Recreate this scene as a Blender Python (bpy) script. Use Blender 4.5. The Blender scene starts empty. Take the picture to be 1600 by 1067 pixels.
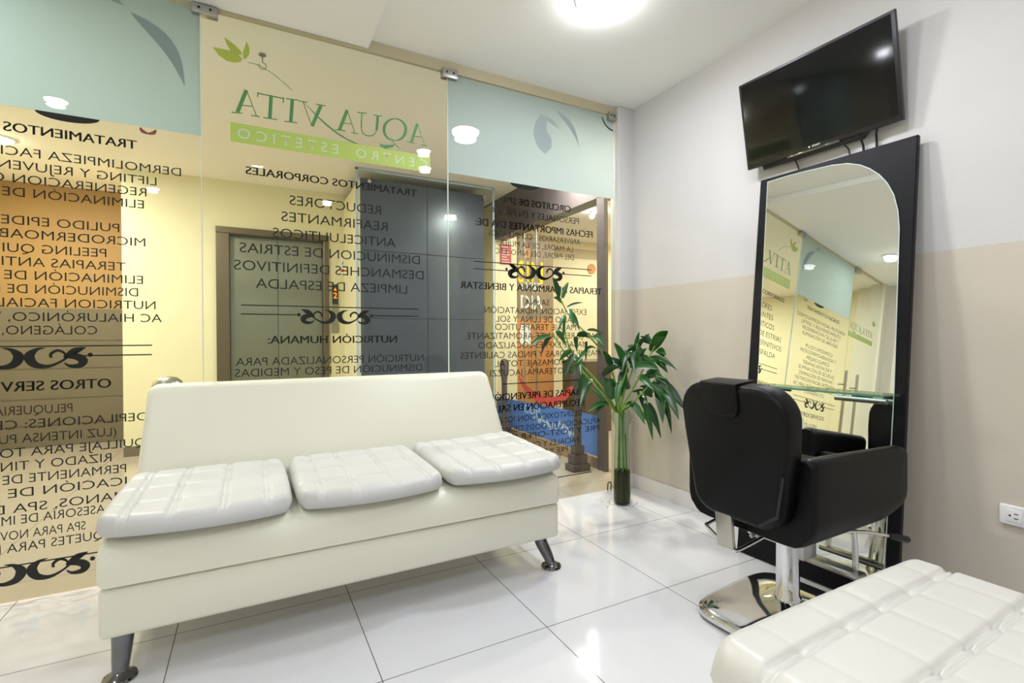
import bpy, bmesh, math, random
from mathutils import Vector, Matrix
from math import sin, cos, pi, radians

scene = bpy.context.scene
C = scene.collection
random.seed(7)

# ------------------------------------------------------------------ camera
F_PX = 770.54
right = Vector((0.88310612, -0.46915075, -0.00459985))
fwd = Vector((0.46911205, 0.88310681, -0.00749993))
up = right.cross(fwd)
cam_data = bpy.data.cameras.new('camera')
cam = bpy.data.objects.new('camera', cam_data)
C.objects.link(cam)
cam_data.sensor_width = 36.0
cam_data.lens = 36.0 * F_PX / 1600.0
cam_data.clip_start = 0.02
m3 = Matrix((right, up, -fwd)).transposed()
cam.matrix_world = Matrix.Translation((-2.4036, -2.7152, 1.0631)) @ m3.to_4x4()
scene.camera = cam

# ------------------------------------------------------------------ world and exposure
world = bpy.data.worlds.new('world')
scene.world = world
world.use_nodes = True
world.node_tree.nodes['Background'].inputs[0].default_value = (0.9, 0.9, 1.0, 1)
world.node_tree.nodes['Background'].inputs[1].default_value = 0.05
vs = scene.view_settings
vs.view_transform = 'Standard'
vs.look = 'None'
vs.gamma = 1.0
vs.use_curve_mapping = False
vs.exposure = 0.0
cy = scene.cycles
cy.max_bounces = 14
cy.transparent_max_bounces = 24
cy.glossy_bounces = 6
cy.sample_clamp_indirect = 6.0
cy.caustics_reflective = False
cy.caustics_refractive = False
cy.use_denoising = True
W_IN = 1.0      # watt scale of the lamps inside
W_OUT = 1.95     # watt scale of the lamps in the corridor

# ------------------------------------------------------------------ materials
def lin(c):
    out = []
    for v in c[:3]:
        v = v / 255.0
        out.append(v / 12.92 if v <= 0.04045 else ((v + 0.055) / 1.055) ** 2.4)
    return (out[0], out[1], out[2], 1.0)

def new_mat(name):
    m = bpy.data.materials.new(name)
    m.use_nodes = True
    return m, m.node_tree.nodes, m.node_tree.links

def pm(name, rgb, rough=0.5, metal=0.0, spec=0.5, bump=0.0, bscale=60.0, vary=0.0, vscale=3.0, coat=0.0, sss=0.0, emit=None, estr=0.0):
    m, n, l = new_mat(name)
    b = n['Principled BSDF']
    b.inputs['Base Color'].default_value = lin(rgb)
    b.inputs['Roughness'].default_value = rough
    b.inputs['Metallic'].default_value = metal
    b.inputs['Specular IOR Level'].default_value = spec
    b.inputs['Coat Weight'].default_value = coat
    b.inputs['Coat Roughness'].default_value = 0.05
    tc = n.new('ShaderNodeTexCoord')
    if vary > 0:
        t = n.new('ShaderNodeTexNoise'); t.inputs['Scale'].default_value = vscale; t.inputs['Detail'].default_value = 4
        l.new(tc.outputs['Object'], t.inputs['Vector'])
        mx = n.new('ShaderNodeMix'); mx.data_type = 'RGBA'
        a = lin(rgb)
        mx.inputs[6].default_value = tuple(max(0, v * (1 - vary)) for v in a[:3]) + (1,)
        mx.inputs[7].default_value = tuple(min(1, v * (1 + vary)) for v in a[:3]) + (1,)
        l.new(t.outputs['Fac'], mx.inputs[0])
        l.new(mx.outputs[2], b.inputs['Base Color'])
    if bump > 0:
        t2 = n.new('ShaderNodeTexNoise'); t2.inputs['Scale'].default_value = bscale; t2.inputs['Detail'].default_value = 3
        l.new(tc.outputs['Object'], t2.inputs['Vector'])
        bp = n.new('ShaderNodeBump'); bp.inputs['Strength'].default_value = bump; bp.inputs['Distance'].default_value = 0.004
        l.new(t2.outputs['Fac'], bp.inputs['Height'])
        l.new(bp.outputs['Normal'], b.inputs['Normal'])
    if emit:
        b.inputs['Emission Color'].default_value = lin(emit)
        b.inputs['Emission Strength'].default_value = estr
    return m

def emission(name, rgb, strength):
    m, n, l = new_mat(name)
    n.remove(n['Principled BSDF'])
    e = n.new('ShaderNodeEmission')
    e.inputs[0].default_value = lin(rgb); e.inputs[1].default_value = strength
    l.new(e.outputs[0], n['Material Output'].inputs[0])
    return m

def glass_mat(name, tint=(238, 246, 242), refl=1.0, ior=1.5):
    """thin clear glass: see-through with a mirror reflection by fresnel on its outer faces"""
    m, n, l = new_mat(name)
    n.remove(n['Principled BSDF'])
    tr = n.new('ShaderNodeBsdfTransparent'); tr.inputs[0].default_value = lin(tint)
    gl = n.new('ShaderNodeBsdfGlossy'); gl.inputs['Roughness'].default_value = 0.0
    fr = n.new('ShaderNodeFresnel'); fr.inputs['IOR'].default_value = ior
    ge = n.new('ShaderNodeNewGeometry')
    inv = n.new('ShaderNodeMath'); inv.operation = 'SUBTRACT'; inv.inputs[0].default_value = 1.0
    mu = n.new('ShaderNodeMath'); mu.operation = 'MULTIPLY'
    mu2 = n.new('ShaderNodeMath'); mu2.operation = 'MULTIPLY'; mu2.inputs[1].default_value = refl
    mx = n.new('ShaderNodeMixShader')
    l.new(ge.outputs['Backfacing'], inv.inputs[1])
    l.new(fr.outputs[0], mu.inputs[0]); l.new(inv.outputs[0], mu.inputs[1])
    l.new(mu.outputs[0], mu2.inputs[0])
    l.new(mu2.outputs[0], mx.inputs[0]); l.new(tr.outputs[0], mx.inputs[1]); l.new(gl.outputs[0], mx.inputs[2])
    l.new(mx.outputs[0], n['Material Output'].inputs[0])
    return m

def frosted_mat(name, rgb, trans=0.45, clear=0.0):
    m, n, l = new_mat(name)
    n.remove(n['Principled BSDF'])
    d = n.new('ShaderNodeBsdfDiffuse'); d.inputs[0].default_value = lin(rgb)
    t = n.new('ShaderNodeBsdfTranslucent'); t.inputs[0].default_value = lin(rgb)
    mx = n.new('ShaderNodeMixShader'); mx.inputs[0].default_value = trans
    l.new(d.outputs[0], mx.inputs[1]); l.new(t.outputs[0], mx.inputs[2])
    tr = n.new('ShaderNodeBsdfTransparent'); tr.inputs[0].default_value = lin(rgb)
    mx2 = n.new('ShaderNodeMixShader'); mx2.inputs[0].default_value = clear
    l.new(mx.outputs[0], mx2.inputs[1]); l.new(tr.outputs[0], mx2.inputs[2])
    l.new(mx2.outputs[0], n['Material Output'].inputs[0])
    return m

def tile_mat(name, rgb, grout, pitch, ox, oy, line=0.0016, rough=0.08, vary=0.03, spec=0.5):
    m, n, l = new_mat(name)
    b = n['Principled BSDF']
    b.inputs['Roughness'].default_value = rough
    b.inputs['Specular IOR Level'].default_value = spec
    tc = n.new('ShaderNodeTexCoord'); sp = n.new('ShaderNodeSeparateXYZ')
    l.new(tc.outputs['Object'], sp.inputs[0])
    def M(op, a, bb=None):
        k = n.new('ShaderNodeMath'); k.operation = op
        for i, v in enumerate((a, bb)):
            if v is None: continue
            if isinstance(v, (int, float)): k.inputs[i].default_value = v
            else: l.new(v, k.inputs[i])
        return k.outputs[0]
    fs = []
    for out, o in ((sp.outputs[0], ox), (sp.outputs[1], oy)):
        v = M('MULTIPLY_ADD', out, 1.0 / pitch)
        v.node.inputs[2].default_value = -o / pitch + 0.5 + 100.0
        f = M('ABSOLUTE', M('SUBTRACT', M('FRACT', v), 0.5))
        fs.append(M('LESS_THAN', f, line / pitch))
    g = M('MAXIMUM', fs[0], fs[1])
    t = n.new('ShaderNodeTexNoise'); t.inputs['Scale'].default_value = 2.2; t.inputs['Detail'].default_value = 6
    t.inputs['Distortion'].default_value = 1.2
    l.new(tc.outputs['Object'], t.inputs['Vector'])
    mx0 = n.new('ShaderNodeMix'); mx0.data_type = 'RGBA'
    a = lin(rgb)
    mx0.inputs[6].default_value = tuple(v * (1 - vary) for v in a[:3]) + (1,)
    mx0.inputs[7].default_value = tuple(min(1, v * (1 + vary)) for v in a[:3]) + (1,)
    l.new(t.outputs['Fac'], mx0.inputs[0])
    mx = n.new('ShaderNodeMix'); mx.data_type = 'RGBA'
    l.new(g, mx.inputs[0]); l.new(mx0.outputs[2], mx.inputs[6]); mx.inputs[7].default_value = lin(grout)
    l.new(mx.outputs[2], b.inputs['Base Color'])
    return m

def two_tone_mat(name, top, bottom, z):
    m, n, l = new_mat(name)
    b = n['Principled BSDF']; b.inputs['Roughness'].default_value = 0.55
    b.inputs['Specular IOR Level'].default_value = 0.3
    tc = n.new('ShaderNodeTexCoord'); sp = n.new('ShaderNodeSeparateXYZ')
    l.new(tc.outputs['Object'], sp.inputs[0])
    lt = n.new('ShaderNodeMath'); lt.operation = 'GREATER_THAN'; lt.inputs[1].default_value = z
    l.new(sp.outputs[2], lt.inputs[0])
    mx = n.new('ShaderNodeMix'); mx.data_type = 'RGBA'
    mx.inputs[6].default_value = lin(bottom); mx.inputs[7].default_value = lin(top)
    l.new(lt.outputs[0], mx.inputs[0])
    t = n.new('ShaderNodeTexNoise'); t.inputs['Scale'].default_value = 1.6; t.inputs['Detail'].default_value = 5
    l.new(tc.outputs['Object'], t.inputs['Vector'])
    hv = n.new('ShaderNodeMapRange'); hv.inputs[3].default_value = 0.94; hv.inputs[4].default_value = 1.04
    l.new(t.outputs['Fac'], hv.inputs[0])
    mm = n.new('ShaderNodeMix'); mm.data_type = 'RGBA'; mm.blend_type = 'MULTIPLY'; mm.inputs[0].default_value = 1.0
    l.new(mx.outputs[2], mm.inputs[6]); l.new(hv.outputs[0], mm.inputs[7])
    l.new(mm.outputs[2], b.inputs['Base Color'])
    t2 = n.new('ShaderNodeTexNoise'); t2.inputs['Scale'].default_value = 90; t2.inputs['Detail'].default_value = 2
    l.new(tc.outputs['Object'], t2.inputs['Vector'])
    bp = n.new('ShaderNodeBump'); bp.inputs['Strength'].default_value = 0.12; bp.inputs['Distance'].default_value = 0.003
    l.new(t2.outputs['Fac'], bp.inputs['Height']); l.new(bp.outputs['Normal'], b.inputs['Normal'])
    return m

MT = dict(
    ceiling=pm('ceiling_paint', (250, 249, 245), 0.8, spec=0.2),
    floor=tile_mat('floor_tiles', (218, 217, 220), (96, 94, 92), 0.6, -0.2484, -0.5802),
    wall=two_tone_mat('wall_paint', (208, 205, 203), (204, 194, 180), 1.397),
    plain_wall=pm('cream_wall_paint', (226, 222, 206), 0.6, spec=0.3),
    baseboard=pm('baseboard_tile', (222, 218, 216), 0.2),
    glass=glass_mat('clear_glass', (246, 250, 248), 0.9),
    frost=frosted_mat('frosted_film', (216, 225, 223), 0.42, 0.0),
    frost_blue=frosted_mat('frosted_film_pale_blue', (220, 224, 224), 0.42, 0.0),
    print_grey=frosted_mat('frosted_print', (176, 192, 192), 0.42, 0.0),
    print_light=frosted_mat('frosted_print_light', (200, 208, 210), 0.42, 0.0),
    vinyl=pm('black_vinyl', (9, 7, 7), 0.6, spec=0.2),
    rust=pm('rust_red_vinyl', (150, 70, 62), 0.5),
    logo_green=pm('green_vinyl', (92, 150, 88), 0.5),
    leaf_green=pm('lime_vinyl', (206, 206, 84), 0.5),
    lime=pm('lime_bar_vinyl', (212, 220, 108), 0.5),
    white_vinyl=pm('white_vinyl', (236, 240, 220), 0.5),
    clamp=pm('brushed_steel', (178, 176, 172), 0.3, metal=0.9),
    steel=pm('stainless_steel', (186, 182, 170), 0.28, metal=0.9),
    chrome=pm('chrome', (225, 225, 228), 0.05, metal=1.0),
    dark_chrome=pm('dark_chrome', (120, 120, 124), 0.08, metal=1.0),
    silicone=pm('silicone_strip', (190, 180, 150), 0.5),
    leather=pm('white_leather', (226, 224, 206), 0.38, bump=0.06, bscale=160, spec=0.5),
    cushion=pm('white_cushion_leather', (198, 197, 194), 0.46, bump=0.05, bscale=120, spec=0.5),
    bench=pm('white_bench_leather', (216, 213, 205), 0.38, bump=0.05, bscale=120, spec=0.5),
    black=pm('black_leather', (7, 6, 8), 0.42, bump=0.05, bscale=220, spec=0.2),
    blackplastic=pm('black_plastic', (16, 16, 18), 0.35),
    frame=pm('black_textured_board', (11, 10, 16), 0.45, bump=0.15, bscale=200, spec=0.2),
    mirror=pm('mirror_silver', (236, 238, 232), 0.0, metal=1.0),
    edge=pm('mirror_edge', (206, 220, 212), 0.1),
    screen=pm('tv_screen', (8, 8, 11), 0.07, spec=0.4),
    shelf=glass_mat('shelf_glass', (222, 240, 232)),
    shelf_edge=pm('shelf_edge_glass', (84, 140, 124), 0.15),
    water=glass_mat('green_water', (140, 138, 62), 0.25, 1.33),
    vase=glass_mat('vase_glass', (242, 248, 242), 1.0),
    stem=pm('bamboo_stem', (112, 150, 52), 0.4, vary=0.25, vscale=40),
    cane=pm('bamboo_cane', (92, 128, 52), 0.4, vary=0.35, vscale=30),
    leaf=pm('bamboo_leaf', (38, 92, 30), 0.32, vary=0.35, vscale=14, spec=0.5),
    dark_leaf=pm('bamboo_leaf_dark', (26, 66, 26), 0.32, vary=0.3, vscale=14, spec=0.5),
    outlet=pm('white_plastic', (236, 234, 232), 0.35),
    slot=pm('dark_slot', (40, 38, 38), 0.6),
    led=emission('lamp_diffuser', (248, 251, 255), 62.0),
    out_led=emission('corridor_lamp_diffuser', (255, 244, 232), 70.0),
    ring=pm('lamp_ring', (238, 238, 236), 0.4),
    # corridor
    out_floor=tile_mat('corridor_tiles', (176, 164, 146), (112, 100, 86), 0.6, 0.1, 0.2, rough=0.15),
    out_ceiling=pm('corridor_ceiling_paint', (252, 246, 238), 0.8, spec=0.2),
    yellow=pm('pale_yellow_paint', (232, 224, 186), 0.6, vary=0.03),
    orange=pm('orange_paint', (164, 128, 72), 0.6, vary=0.08),
    granite=pm('dark_grey_stone', (98, 99, 110), 0.25, vary=0.12, vscale=3),
    bulkhead=pm('dark_brown_cladding', (88, 80, 82), 0.4, vary=0.08, vscale=8),
    counter=pm('grey_brown_counter', (112, 102, 82), 0.35, vary=0.08),
    shop_wall=pm('shop_cream_paint', (236, 220, 182), 0.6),
    blue=pm('blue_film', (84, 126, 206), 0.4),
    pale_blue=pm('pale_blue_print', (176, 200, 236), 0.5),
    red=pm('red_film', (206, 84, 80), 0.45),
    elev=pm('elevator_steel', (150, 148, 130), 0.32, metal=0.85, vary=0.05, vscale=2),
    elev_frame=pm('elevator_frame_steel', (112, 100, 78), 0.35, metal=0.7),
    digits=emission('orange_digits', (255, 110, 20), 3.0),
    acrylic=glass_mat('acrylic_glass', (240, 244, 246), 0.3),
    acrylic_edge=pm('acrylic_edge', (176, 190, 200), 0.2),
    banner=pm('banner_grey', (150, 128, 100), 0.5),
    banner_orange=pm('banner_orange', (204, 140, 84), 0.5),
    yellow_print=pm('yellow_print', (244, 214, 20), 0.5),
    notice=pm('red_notice', (200, 70, 64), 0.5),
    paper=pm('white_paper', (240, 238, 232), 0.6),
    pale_print=pm('grey_print', (190, 170, 134), 0.6),
    dark_counter=pm('dark_shop_counter', (98, 80, 60), 0.4),
    debris=pm('dry_leaf_bits', (120, 112, 80), 0.8),
)

# ------------------------------------------------------------------ helpers
def link(name, me, mat=None, parent=None):
    o = bpy.data.objects.new(name, me)
    C.objects.link(o)
    if mat is not None:
        for k in (mat if isinstance(mat, (list, tuple)) else [mat]):
            me.materials.append(MT[k])
    if parent is not None:
        o.parent = parent
    return o

def build(name, bm, mat, parent=None, smooth=False, offset=True):
    """one mesh object; vertices are given in world space and re-based on the parent's location"""
    bmesh.ops.remove_doubles(bm, verts=bm.verts, dist=1e-6)
    bmesh.ops.recalc_face_normals(bm, faces=bm.faces)
    if parent is not None and offset:
        loc = base_of(parent)
        bmesh.ops.translate(bm, verts=bm.verts, vec=-loc)
    me = bpy.data.meshes.new(name)
    bm.to_mesh(me); bm.free()
    if smooth:
        for p in me.polygons: p.use_smooth = True
        if smooth != 'all':
            me.set_sharp_from_angle(angle=radians(40))
    return link(name, me, mat, parent)

def base_of(o):
    v = Vector((0, 0, 0))
    while o is not None:
        v += o.location; o = o.parent
    return v

def tag(o, label=None, cat=None, group=None, kind=None):
    if label: o['label'] = label
    if cat: o['category'] = cat
    if group: o['group'] = group
    if kind: o['kind'] = kind
    return o

def thing(name, label, cat, loc, group=None):
    o = bpy.data.objects.new(name, None)
    o.empty_display_size = 0.05
    C.objects.link(o); o.location = loc
    return tag(o, label, cat, group)

def struct(name, bm, mat, smooth=False, parent=None):
    o = build(name, bm, mat, parent, smooth)
    o['kind'] = 'structure'
    return o

def BM():
    return bmesh.new()

def box(bm, lo, hi, bevel=0.0, seg=2):
    t = bmesh.new()
    bmesh.ops.create_cube(t, size=1.0)
    for v in t.verts:
        v.co = Vector([lo[i] + (v.co[i] + 0.5) * (hi[i] - lo[i]) for i in range(3)])
    if bevel > 0:
        bmesh.ops.bevel(t, geom=t.edges[:], offset=bevel, segments=seg, profile=0.5, affect='EDGES')
    merge(bm, t)
    return bm

def merge(bm, t, mat=None):
    vm = {}
    for v in t.verts:
        vm[v] = bm.verts.new(mat @ v.co if mat is not None else v.co)
    for f in t.faces:
        try: bm.faces.new([vm[v] for v in f.verts])
        except ValueError: pass
    t.free()

def prism(bm, pts, fn, a, b, bevel=0.0, seg=3):
    """closed outline pts (2D) swept from depth a to b; fn(u, v, w) -> world point"""
    t = bmesh.new()
    va = [t.verts.new(fn(u, v, a)) for u, v in pts]
    vb = [t.verts.new(fn(u, v, b)) for u, v in pts]
    n = len(pts)
    fa = t.faces.new(va); fb = t.faces.new(vb[::-1])
    for i in range(n):
        t.faces.new((va[i], vb[i], vb[(i + 1) % n], va[(i + 1) % n]))
    bmesh.ops.recalc_face_normals(t, faces=t.faces)
    if bevel > 0:
        es = list(set(list(fa.edges) + list(fb.edges)))
        bmesh.ops.bevel(t, geom=es, offset=bevel, segments=seg, profile=0.5, affect='EDGES', clamp_overlap=True)
    merge(bm, t)
    return bm

def tube(bm, pts, r, n=12, caps=True):
    pts = [Vector(p) for p in pts]
    rs = r if isinstance(r, (list, tuple)) else [r] * len(pts)
    rings = []
    prev = None
    for i, p in enumerate(pts):
        d = (pts[min(i + 1, len(pts) - 1)] - pts[max(i - 1, 0)]).normalized()
        if prev is None:
            a = Vector((0, 0, 1)) if abs(d.z) < 0.9 else Vector((1, 0, 0))
            u = d.cross(a).normalized()
        else:
            u = (prev - d * prev.dot(d)).normalized()
        prev = u
        w = d.cross(u)
        rings.append([bm.verts.new(p + (u * cos(2 * pi * k / n) + w * sin(2 * pi * k / n)) * rs[i]) for k in range(n)])
    for i in range(len(rings) - 1):
        for k in range(n):
            bm.faces.new((rings[i][k], rings[i][(k + 1) % n], rings[i + 1][(k + 1) % n], rings[i + 1][k]))
    if caps:
        bm.faces.new(rings[0][::-1]); bm.faces.new(rings[-1])
    return bm

def smooth_path(pts, n=8):
    pts = [Vector(p) for p in pts]
    out = []
    for i in range(len(pts) - 1):
        p0 = pts[max(i - 1, 0)]; p1 = pts[i]; p2 = pts[i + 1]; p3 = pts[min(i + 2, len(pts) - 1)]
        for k in range(n):
            t = k / n
            out.append(0.5 * ((2 * p1) + (p2 - p0) * t + (2 * p0 - 5 * p1 + 4 * p2 - p3) * t * t + (3 * p1 - p0 - 3 * p2 + p3) * t ** 3))
    out.append(pts[-1])
    return out

def lathe(bm, prof, center, n=32, close=True):
    cx, cy_, cz = center
    rings = []
    for r, z in prof:
        rings.append([bm.verts.new((cx + r * cos(2 * pi * k / n), cy_ + r * sin(2 * pi * k / n), cz + z)) for k in range(n)] if r > 1e-6 else [bm.verts.new((cx, cy_, cz + z))])
    for a, b in zip(rings, rings[1:]):
        for k in range(n):
            if len(a) == 1 and len(b) == 1: continue
            if len(a) == 1: bm.faces.new((a[0], b[k], b[(k + 1) % n]))
            elif len(b) == 1: bm.faces.new((a[k], a[(k + 1) % n], b[0]))
            else: bm.faces.new((a[k], a[(k + 1) % n], b[(k + 1) % n], b[k]))
    if close:
        if len(rings[0]) > 1: bm.faces.new(rings[0][::-1])
        if len(rings[-1]) > 1: bm.faces.new(rings[-1])
    return bm

def strip(bm, pts, widths, fn, thick=0.0006):
    """a flat ribbon of varying width along 2D pts, fn(u, v, w) -> world"""
    pts = [Vector((p[0], p[1])) for p in pts]
    ws = widths if isinstance(widths, (list, tuple)) else [widths] * len(pts)
    L, R_ = [], []
    for i, p in enumerate(pts):
        d = (pts[min(i + 1, len(pts) - 1)] - pts[max(i - 1, 0)])
        if d.length < 1e-9: d = Vector((1, 0))
        d.normalize()
        nn = Vector((-d.y, d.x)) * ws[i] / 2
        L.append(p + nn); R_.append(p - nn)
    for w in (0.0, thick):
        a = [bm.verts.new(fn(q.x, q.y, w)) for q in L]; b = [bm.verts.new(fn(q.x, q.y, w)) for q in R_]
        for i in range(len(a) - 1):
            bm.faces.new((a[i], a[i + 1], b[i + 1], b[i]))
    return bm

def spline2(pts, ws, n=8):
    p3 = smooth_path([(p[0], p[1], w) for p, w in zip(pts, ws)], n)
    return [(q.x, q.y) for q in p3], [max(q.z, 0.0002) for q in p3]

# text ---------------------------------------------------------------
_caps = {}
_OFF = {'b': 0.0, 'l': -0.003, 'r': 0.0, 'h': 0.012}
def text_mesh(s, weight='r'):
    cu = bpy.data.curves.new('lettering', 'FONT')
    cu.body = s
    cu.offset = _OFF[weight]
    cu.resolution_u = 3
    o = bpy.data.objects.new('lettering', cu)
    C.objects.link(o)
    dg = bpy.context.evaluated_depsgraph_get()
    dg.update()
    me = bpy.data.meshes.new_from_object(o.evaluated_get(dg))
    bpy.data.objects.remove(o); bpy.data.curves.remove(cu)
    return me
def cap_h(weight):
    if weight not in _caps:
        me = text_mesh('H', weight)
        ys = [v.co.y for v in me.vertices]
        _caps[weight] = (min(ys), max(ys)); bpy.data.meshes.remove(me)
    return _caps[weight]
def lettering(name, s, fn, u0, u1, v0, cap, weight, mat, parent, slant=0.0):
    """text from u0 (reading start) to u1 along u, standing on v0; fn(u, v) -> world point"""
    me = text_mesh(s, weight)
    xs = [v.co.x for v in me.vertices]
    x0, x1 = min(xs), max(xs)
    c0, c1 = cap_h(weight)
    base = base_of(parent) if parent is not None else Vector((0, 0, 0))
    for v in me.vertices:
        vv = (v.co.y - c0) / (c1 - c0) * cap
        v.co = fn(u0 + (v.co.x - x0) / (x1 - x0) * (u1 - u0) + slant * vv, v0 + vv) - base
    me.materials.clear()
    if weight == 'b':
        src = bmesh.new(); src.from_mesh(me)
        d = fn(1.0, 0.0) - fn(0.0, 0.0); d.normalize()
        st = cap / (c1 - c0) * 0.022
        out = bmesh.new()
        for k in (-1, 0, 1):
            t = src.copy(); merge(out, t, Matrix.Translation(d * st * k))
        src.free(); out.to_mesh(me); out.free()
    return link(name, me, mat, parent)

TEXT = [(2, 'TRATAMIENTOS CORPORALES', -1.565, -2.416, 1.864, 0.037, 'b'), (2, 'REDUCTORES', -1.765, -2.223, 1.739, 0.047, 'l'), (2, 'REAFIRMANTES', -1.73, -2.261, 1.6535, 0.047, 'l'),
 (2, 'ANTICELULITICOS', -1.687, -2.3, 1.5685, 0.047, 'l'), (2, 'DISMINUCION DE ESTRIAS', -1.548, -2.445, 1.483, 0.047, 'l'), (2, 'DESMANCHES DEFINITIVOS', -1.527, -2.469, 1.398, 0.047, 'l'),
 (2, 'LIMPIEZA DE ESPALDA', -1.623, -2.377, 1.313, 0.047, 'l'), (2, 'NUTRICIÓN HUMANA:', -1.683, -2.325, 1.04, 0.038, 'b'), (2, 'NUTRICIÓN PERSONALIZADA PARA', -1.53, -2.465, 0.9335, 0.038, 'l'),
 (2, 'DISMINUCIÓN DE PESO Y MEDIDAS', -1.54, -2.469, 0.8795, 0.038, 'l'), (3, 'CIRCUITOS DE SPA:', -0.511, -1.029, 1.8965, 0.041, 'b'), (3, 'PERSONALES Y EN PAREJA', -0.445, -1.104, 1.823, 0.04, 'l'),
 (3, 'FECHAS IMPORTANTES DIA DE:', -0.332, -1.203, 1.7425, 0.043, 'b'), (3, 'ANIVERSARIOS - CUMPLEAÑOS', -0.435, -1.117, 1.688, 0.034, 'l'),
 (3, 'LA MADRE, DE LA MUJER.', -0.493, -1.049, 1.6335, 0.034, 'l'), (3, 'DEL PADRE, DEL NIÑO, ETC', -0.487, -1.07, 1.581, 0.034, 'l'),
 (3, 'TERAPIAS DE ARMONIA Y BIENESTAR', -0.256, -1.303, 1.358, 0.042, 'b'), (3, 'SAUNA', -0.683, -0.863, 1.2705, 0.038, 'l'), (3, 'EXFOLIACION, HIDRATACIÓN,', -0.386, -1.16, 1.216, 0.038, 'l'),
 (3, 'BAÑO DE LUNA Y SOL', -0.476, -1.071, 1.162, 0.038, 'l'), (3, 'MASAJE TERAPEUTICO', -0.471, -1.075, 1.112, 0.038, 'l'), (3, 'MASAJE RELAJANTE-AROMATIZANTE', -0.267, -1.264, 1.0565, 0.038, 'l'),
 (3, 'MASAJE EXPRES-LOCALIZADO', -0.377, -1.187, 0.9985, 0.038, 'l'), (3, 'MASAJE PIEDRAS Y PINDAS CALIENTES', -0.268, -1.306, 0.939, 0.038, 'l'),
 (3, 'HIDROMASAJE TOTAL', -0.457, -1.077, 0.884, 0.038, 'l'), (3, 'HIDROTERAPIA: JACUZZI', -0.436, -1.11, 0.827, 0.038, 'l'), (3, 'TERAPIAS DE PREVENCIÓN Y', -0.369, -1.187, 0.6765, 0.042, 'b'),
 (3, 'RECUPERACIÓN EN SALUD', -0.408, -1.154, 0.6045, 0.042, 'b'), (3, 'DESINTOXICACION IONICA', -0.426, -1.128, 0.5365, 0.036, 'l'),
 (3, 'APLICACIÓN DE DOSIS DE VITAMINAS', -0.27, -1.251, 0.474, 0.036, 'l'), (3, 'PRE Y POST-OPERATORIOS', -0.28, -1.239, 0.4235, 0.036, 'l'),
 (3, 'FACIALES Y CORPORALES', -0.454, -1.095, 0.3595, 0.036, 'l'), (3, 'PRE Y POST PARTO', -0.543, -1.038, 0.3055, 0.036, 'l'), (3, 'TRATAMIENTO DE', -0.59, -1.007, 0.258, 0.036, 'l'),
 (3, 'QUISTES', -0.604, -0.962, 0.203, 0.036, 'l'), (1, 'TRATAMIENTOS FACIALES', -2.842, -3.542, 1.9085, 0.037, 'b'), (1, 'DERMOLIMPIEZA FACIAL PROFUNDA', -2.678, -3.706, 1.813, 0.036, 'l'),
 (1, 'LIFTING Y REJUVENECIMIENTO', -2.771, -3.613, 1.757, 0.036, 'l'), (1, 'REGENERACION CELULAR Y', -2.808, -3.576, 1.703, 0.036, 'l'),
 (1, 'ELIMINACIÓN DE ARRUGAS', -2.818, -3.566, 1.648, 0.036, 'l'), (1, 'PULIDO EPIDERMICO', -2.906, -3.478, 1.534, 0.036, 'l'), (1, 'MICRODERMOABRASION Y', -2.814, -3.57, 1.479, 0.036, 'l'),
 (1, 'PEELING QUIMICO', -2.952, -3.432, 1.421, 0.036, 'l'), (1, 'TERAPIAS ANTIACNE Y', -2.885, -3.499, 1.366, 0.036, 'l'), (1, 'ELIMINACIÓN DE SECUELAS', -2.824, -3.56, 1.311, 0.036, 'l'),
 (1, 'DISMINUCIÓN DE MANCHAS', -2.842, -3.542, 1.255, 0.036, 'l'), (1, 'NUTRICION FACIAL INTENSIVA', -2.779, -3.605, 1.199, 0.036, 'l'),
 (1, 'AC HIALURÓNICO, VITAMINA C,', -2.756, -3.628, 1.141, 0.036, 'l'), (1, 'COLÁGENO, ETC', -2.986, -3.398, 1.086, 0.036, 'l'), (1, 'OTROS SERVICIOS', -2.941, -3.443, 0.854, 0.04, 'b'),
 (1, 'PELUQUERIA', -3.071, -3.313, 0.758, 0.036, 'l'), (1, 'DEPILACIONES: CERA Y LUZ', -2.814, -3.57, 0.701, 0.036, 'l'), (1, '(LUZ INTENSA PULSADA)', -2.924, -3.46, 0.643, 0.036, 'l'),
 (1, 'MAQUILLAJE PARA TODA OCASION', -2.739, -3.645, 0.587, 0.036, 'l'), (1, 'RIZADO Y TINTURA', -2.942, -3.442, 0.532, 0.036, 'l'), (1, 'PERMANENTE DE CRESPO', -2.891, -3.493, 0.478, 0.036, 'l'),
 (1, 'APLICACIÓN DE PESTAÑAS', -2.769, -3.615, 0.422, 0.036, 'l'), (1, 'MANOS, SPA DE PIES', -2.89, -3.494, 0.359, 0.036, 'l'), (1, 'ASESORÍA DE IMAGEN', -2.966, -3.418, 0.312, 0.036, 'l'),
 (1, 'SPA PARA NOVIAS', -3.032, -3.352, 0.251, 0.036, 'l'), (1, 'PAQUETES PARA NOVIAS', -2.914, -3.47, 0.199, 0.036, 'l')]
RULES = [(2, -1.559, -2.441, 1.228), (2, -1.56, -1.826, 1.1865), (2, -2.175, -2.442, 1.1845), (3, -0.34, -1.216, 1.524), (3, -0.34, -0.607, 1.482), (3, -0.954, -1.217, 1.479), (3, -0.319, -1.023, 0.7765),
 (3, -0.346, -0.624, 0.1435), (1, -2.793, -3.651, 1.037), (1, -2.794, -3.052, 0.995), (1, -3.392, -3.65, 0.995), (1, -2.983, -3.461, 0.144)]
ORNAMENTS = [(2, -2.002, 1.178, 0.072), (3, -0.782, 1.481, 0.085), (1, -3.222, 0.99, 0.085), (1, -3.222, 0.112, 0.085)]
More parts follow.
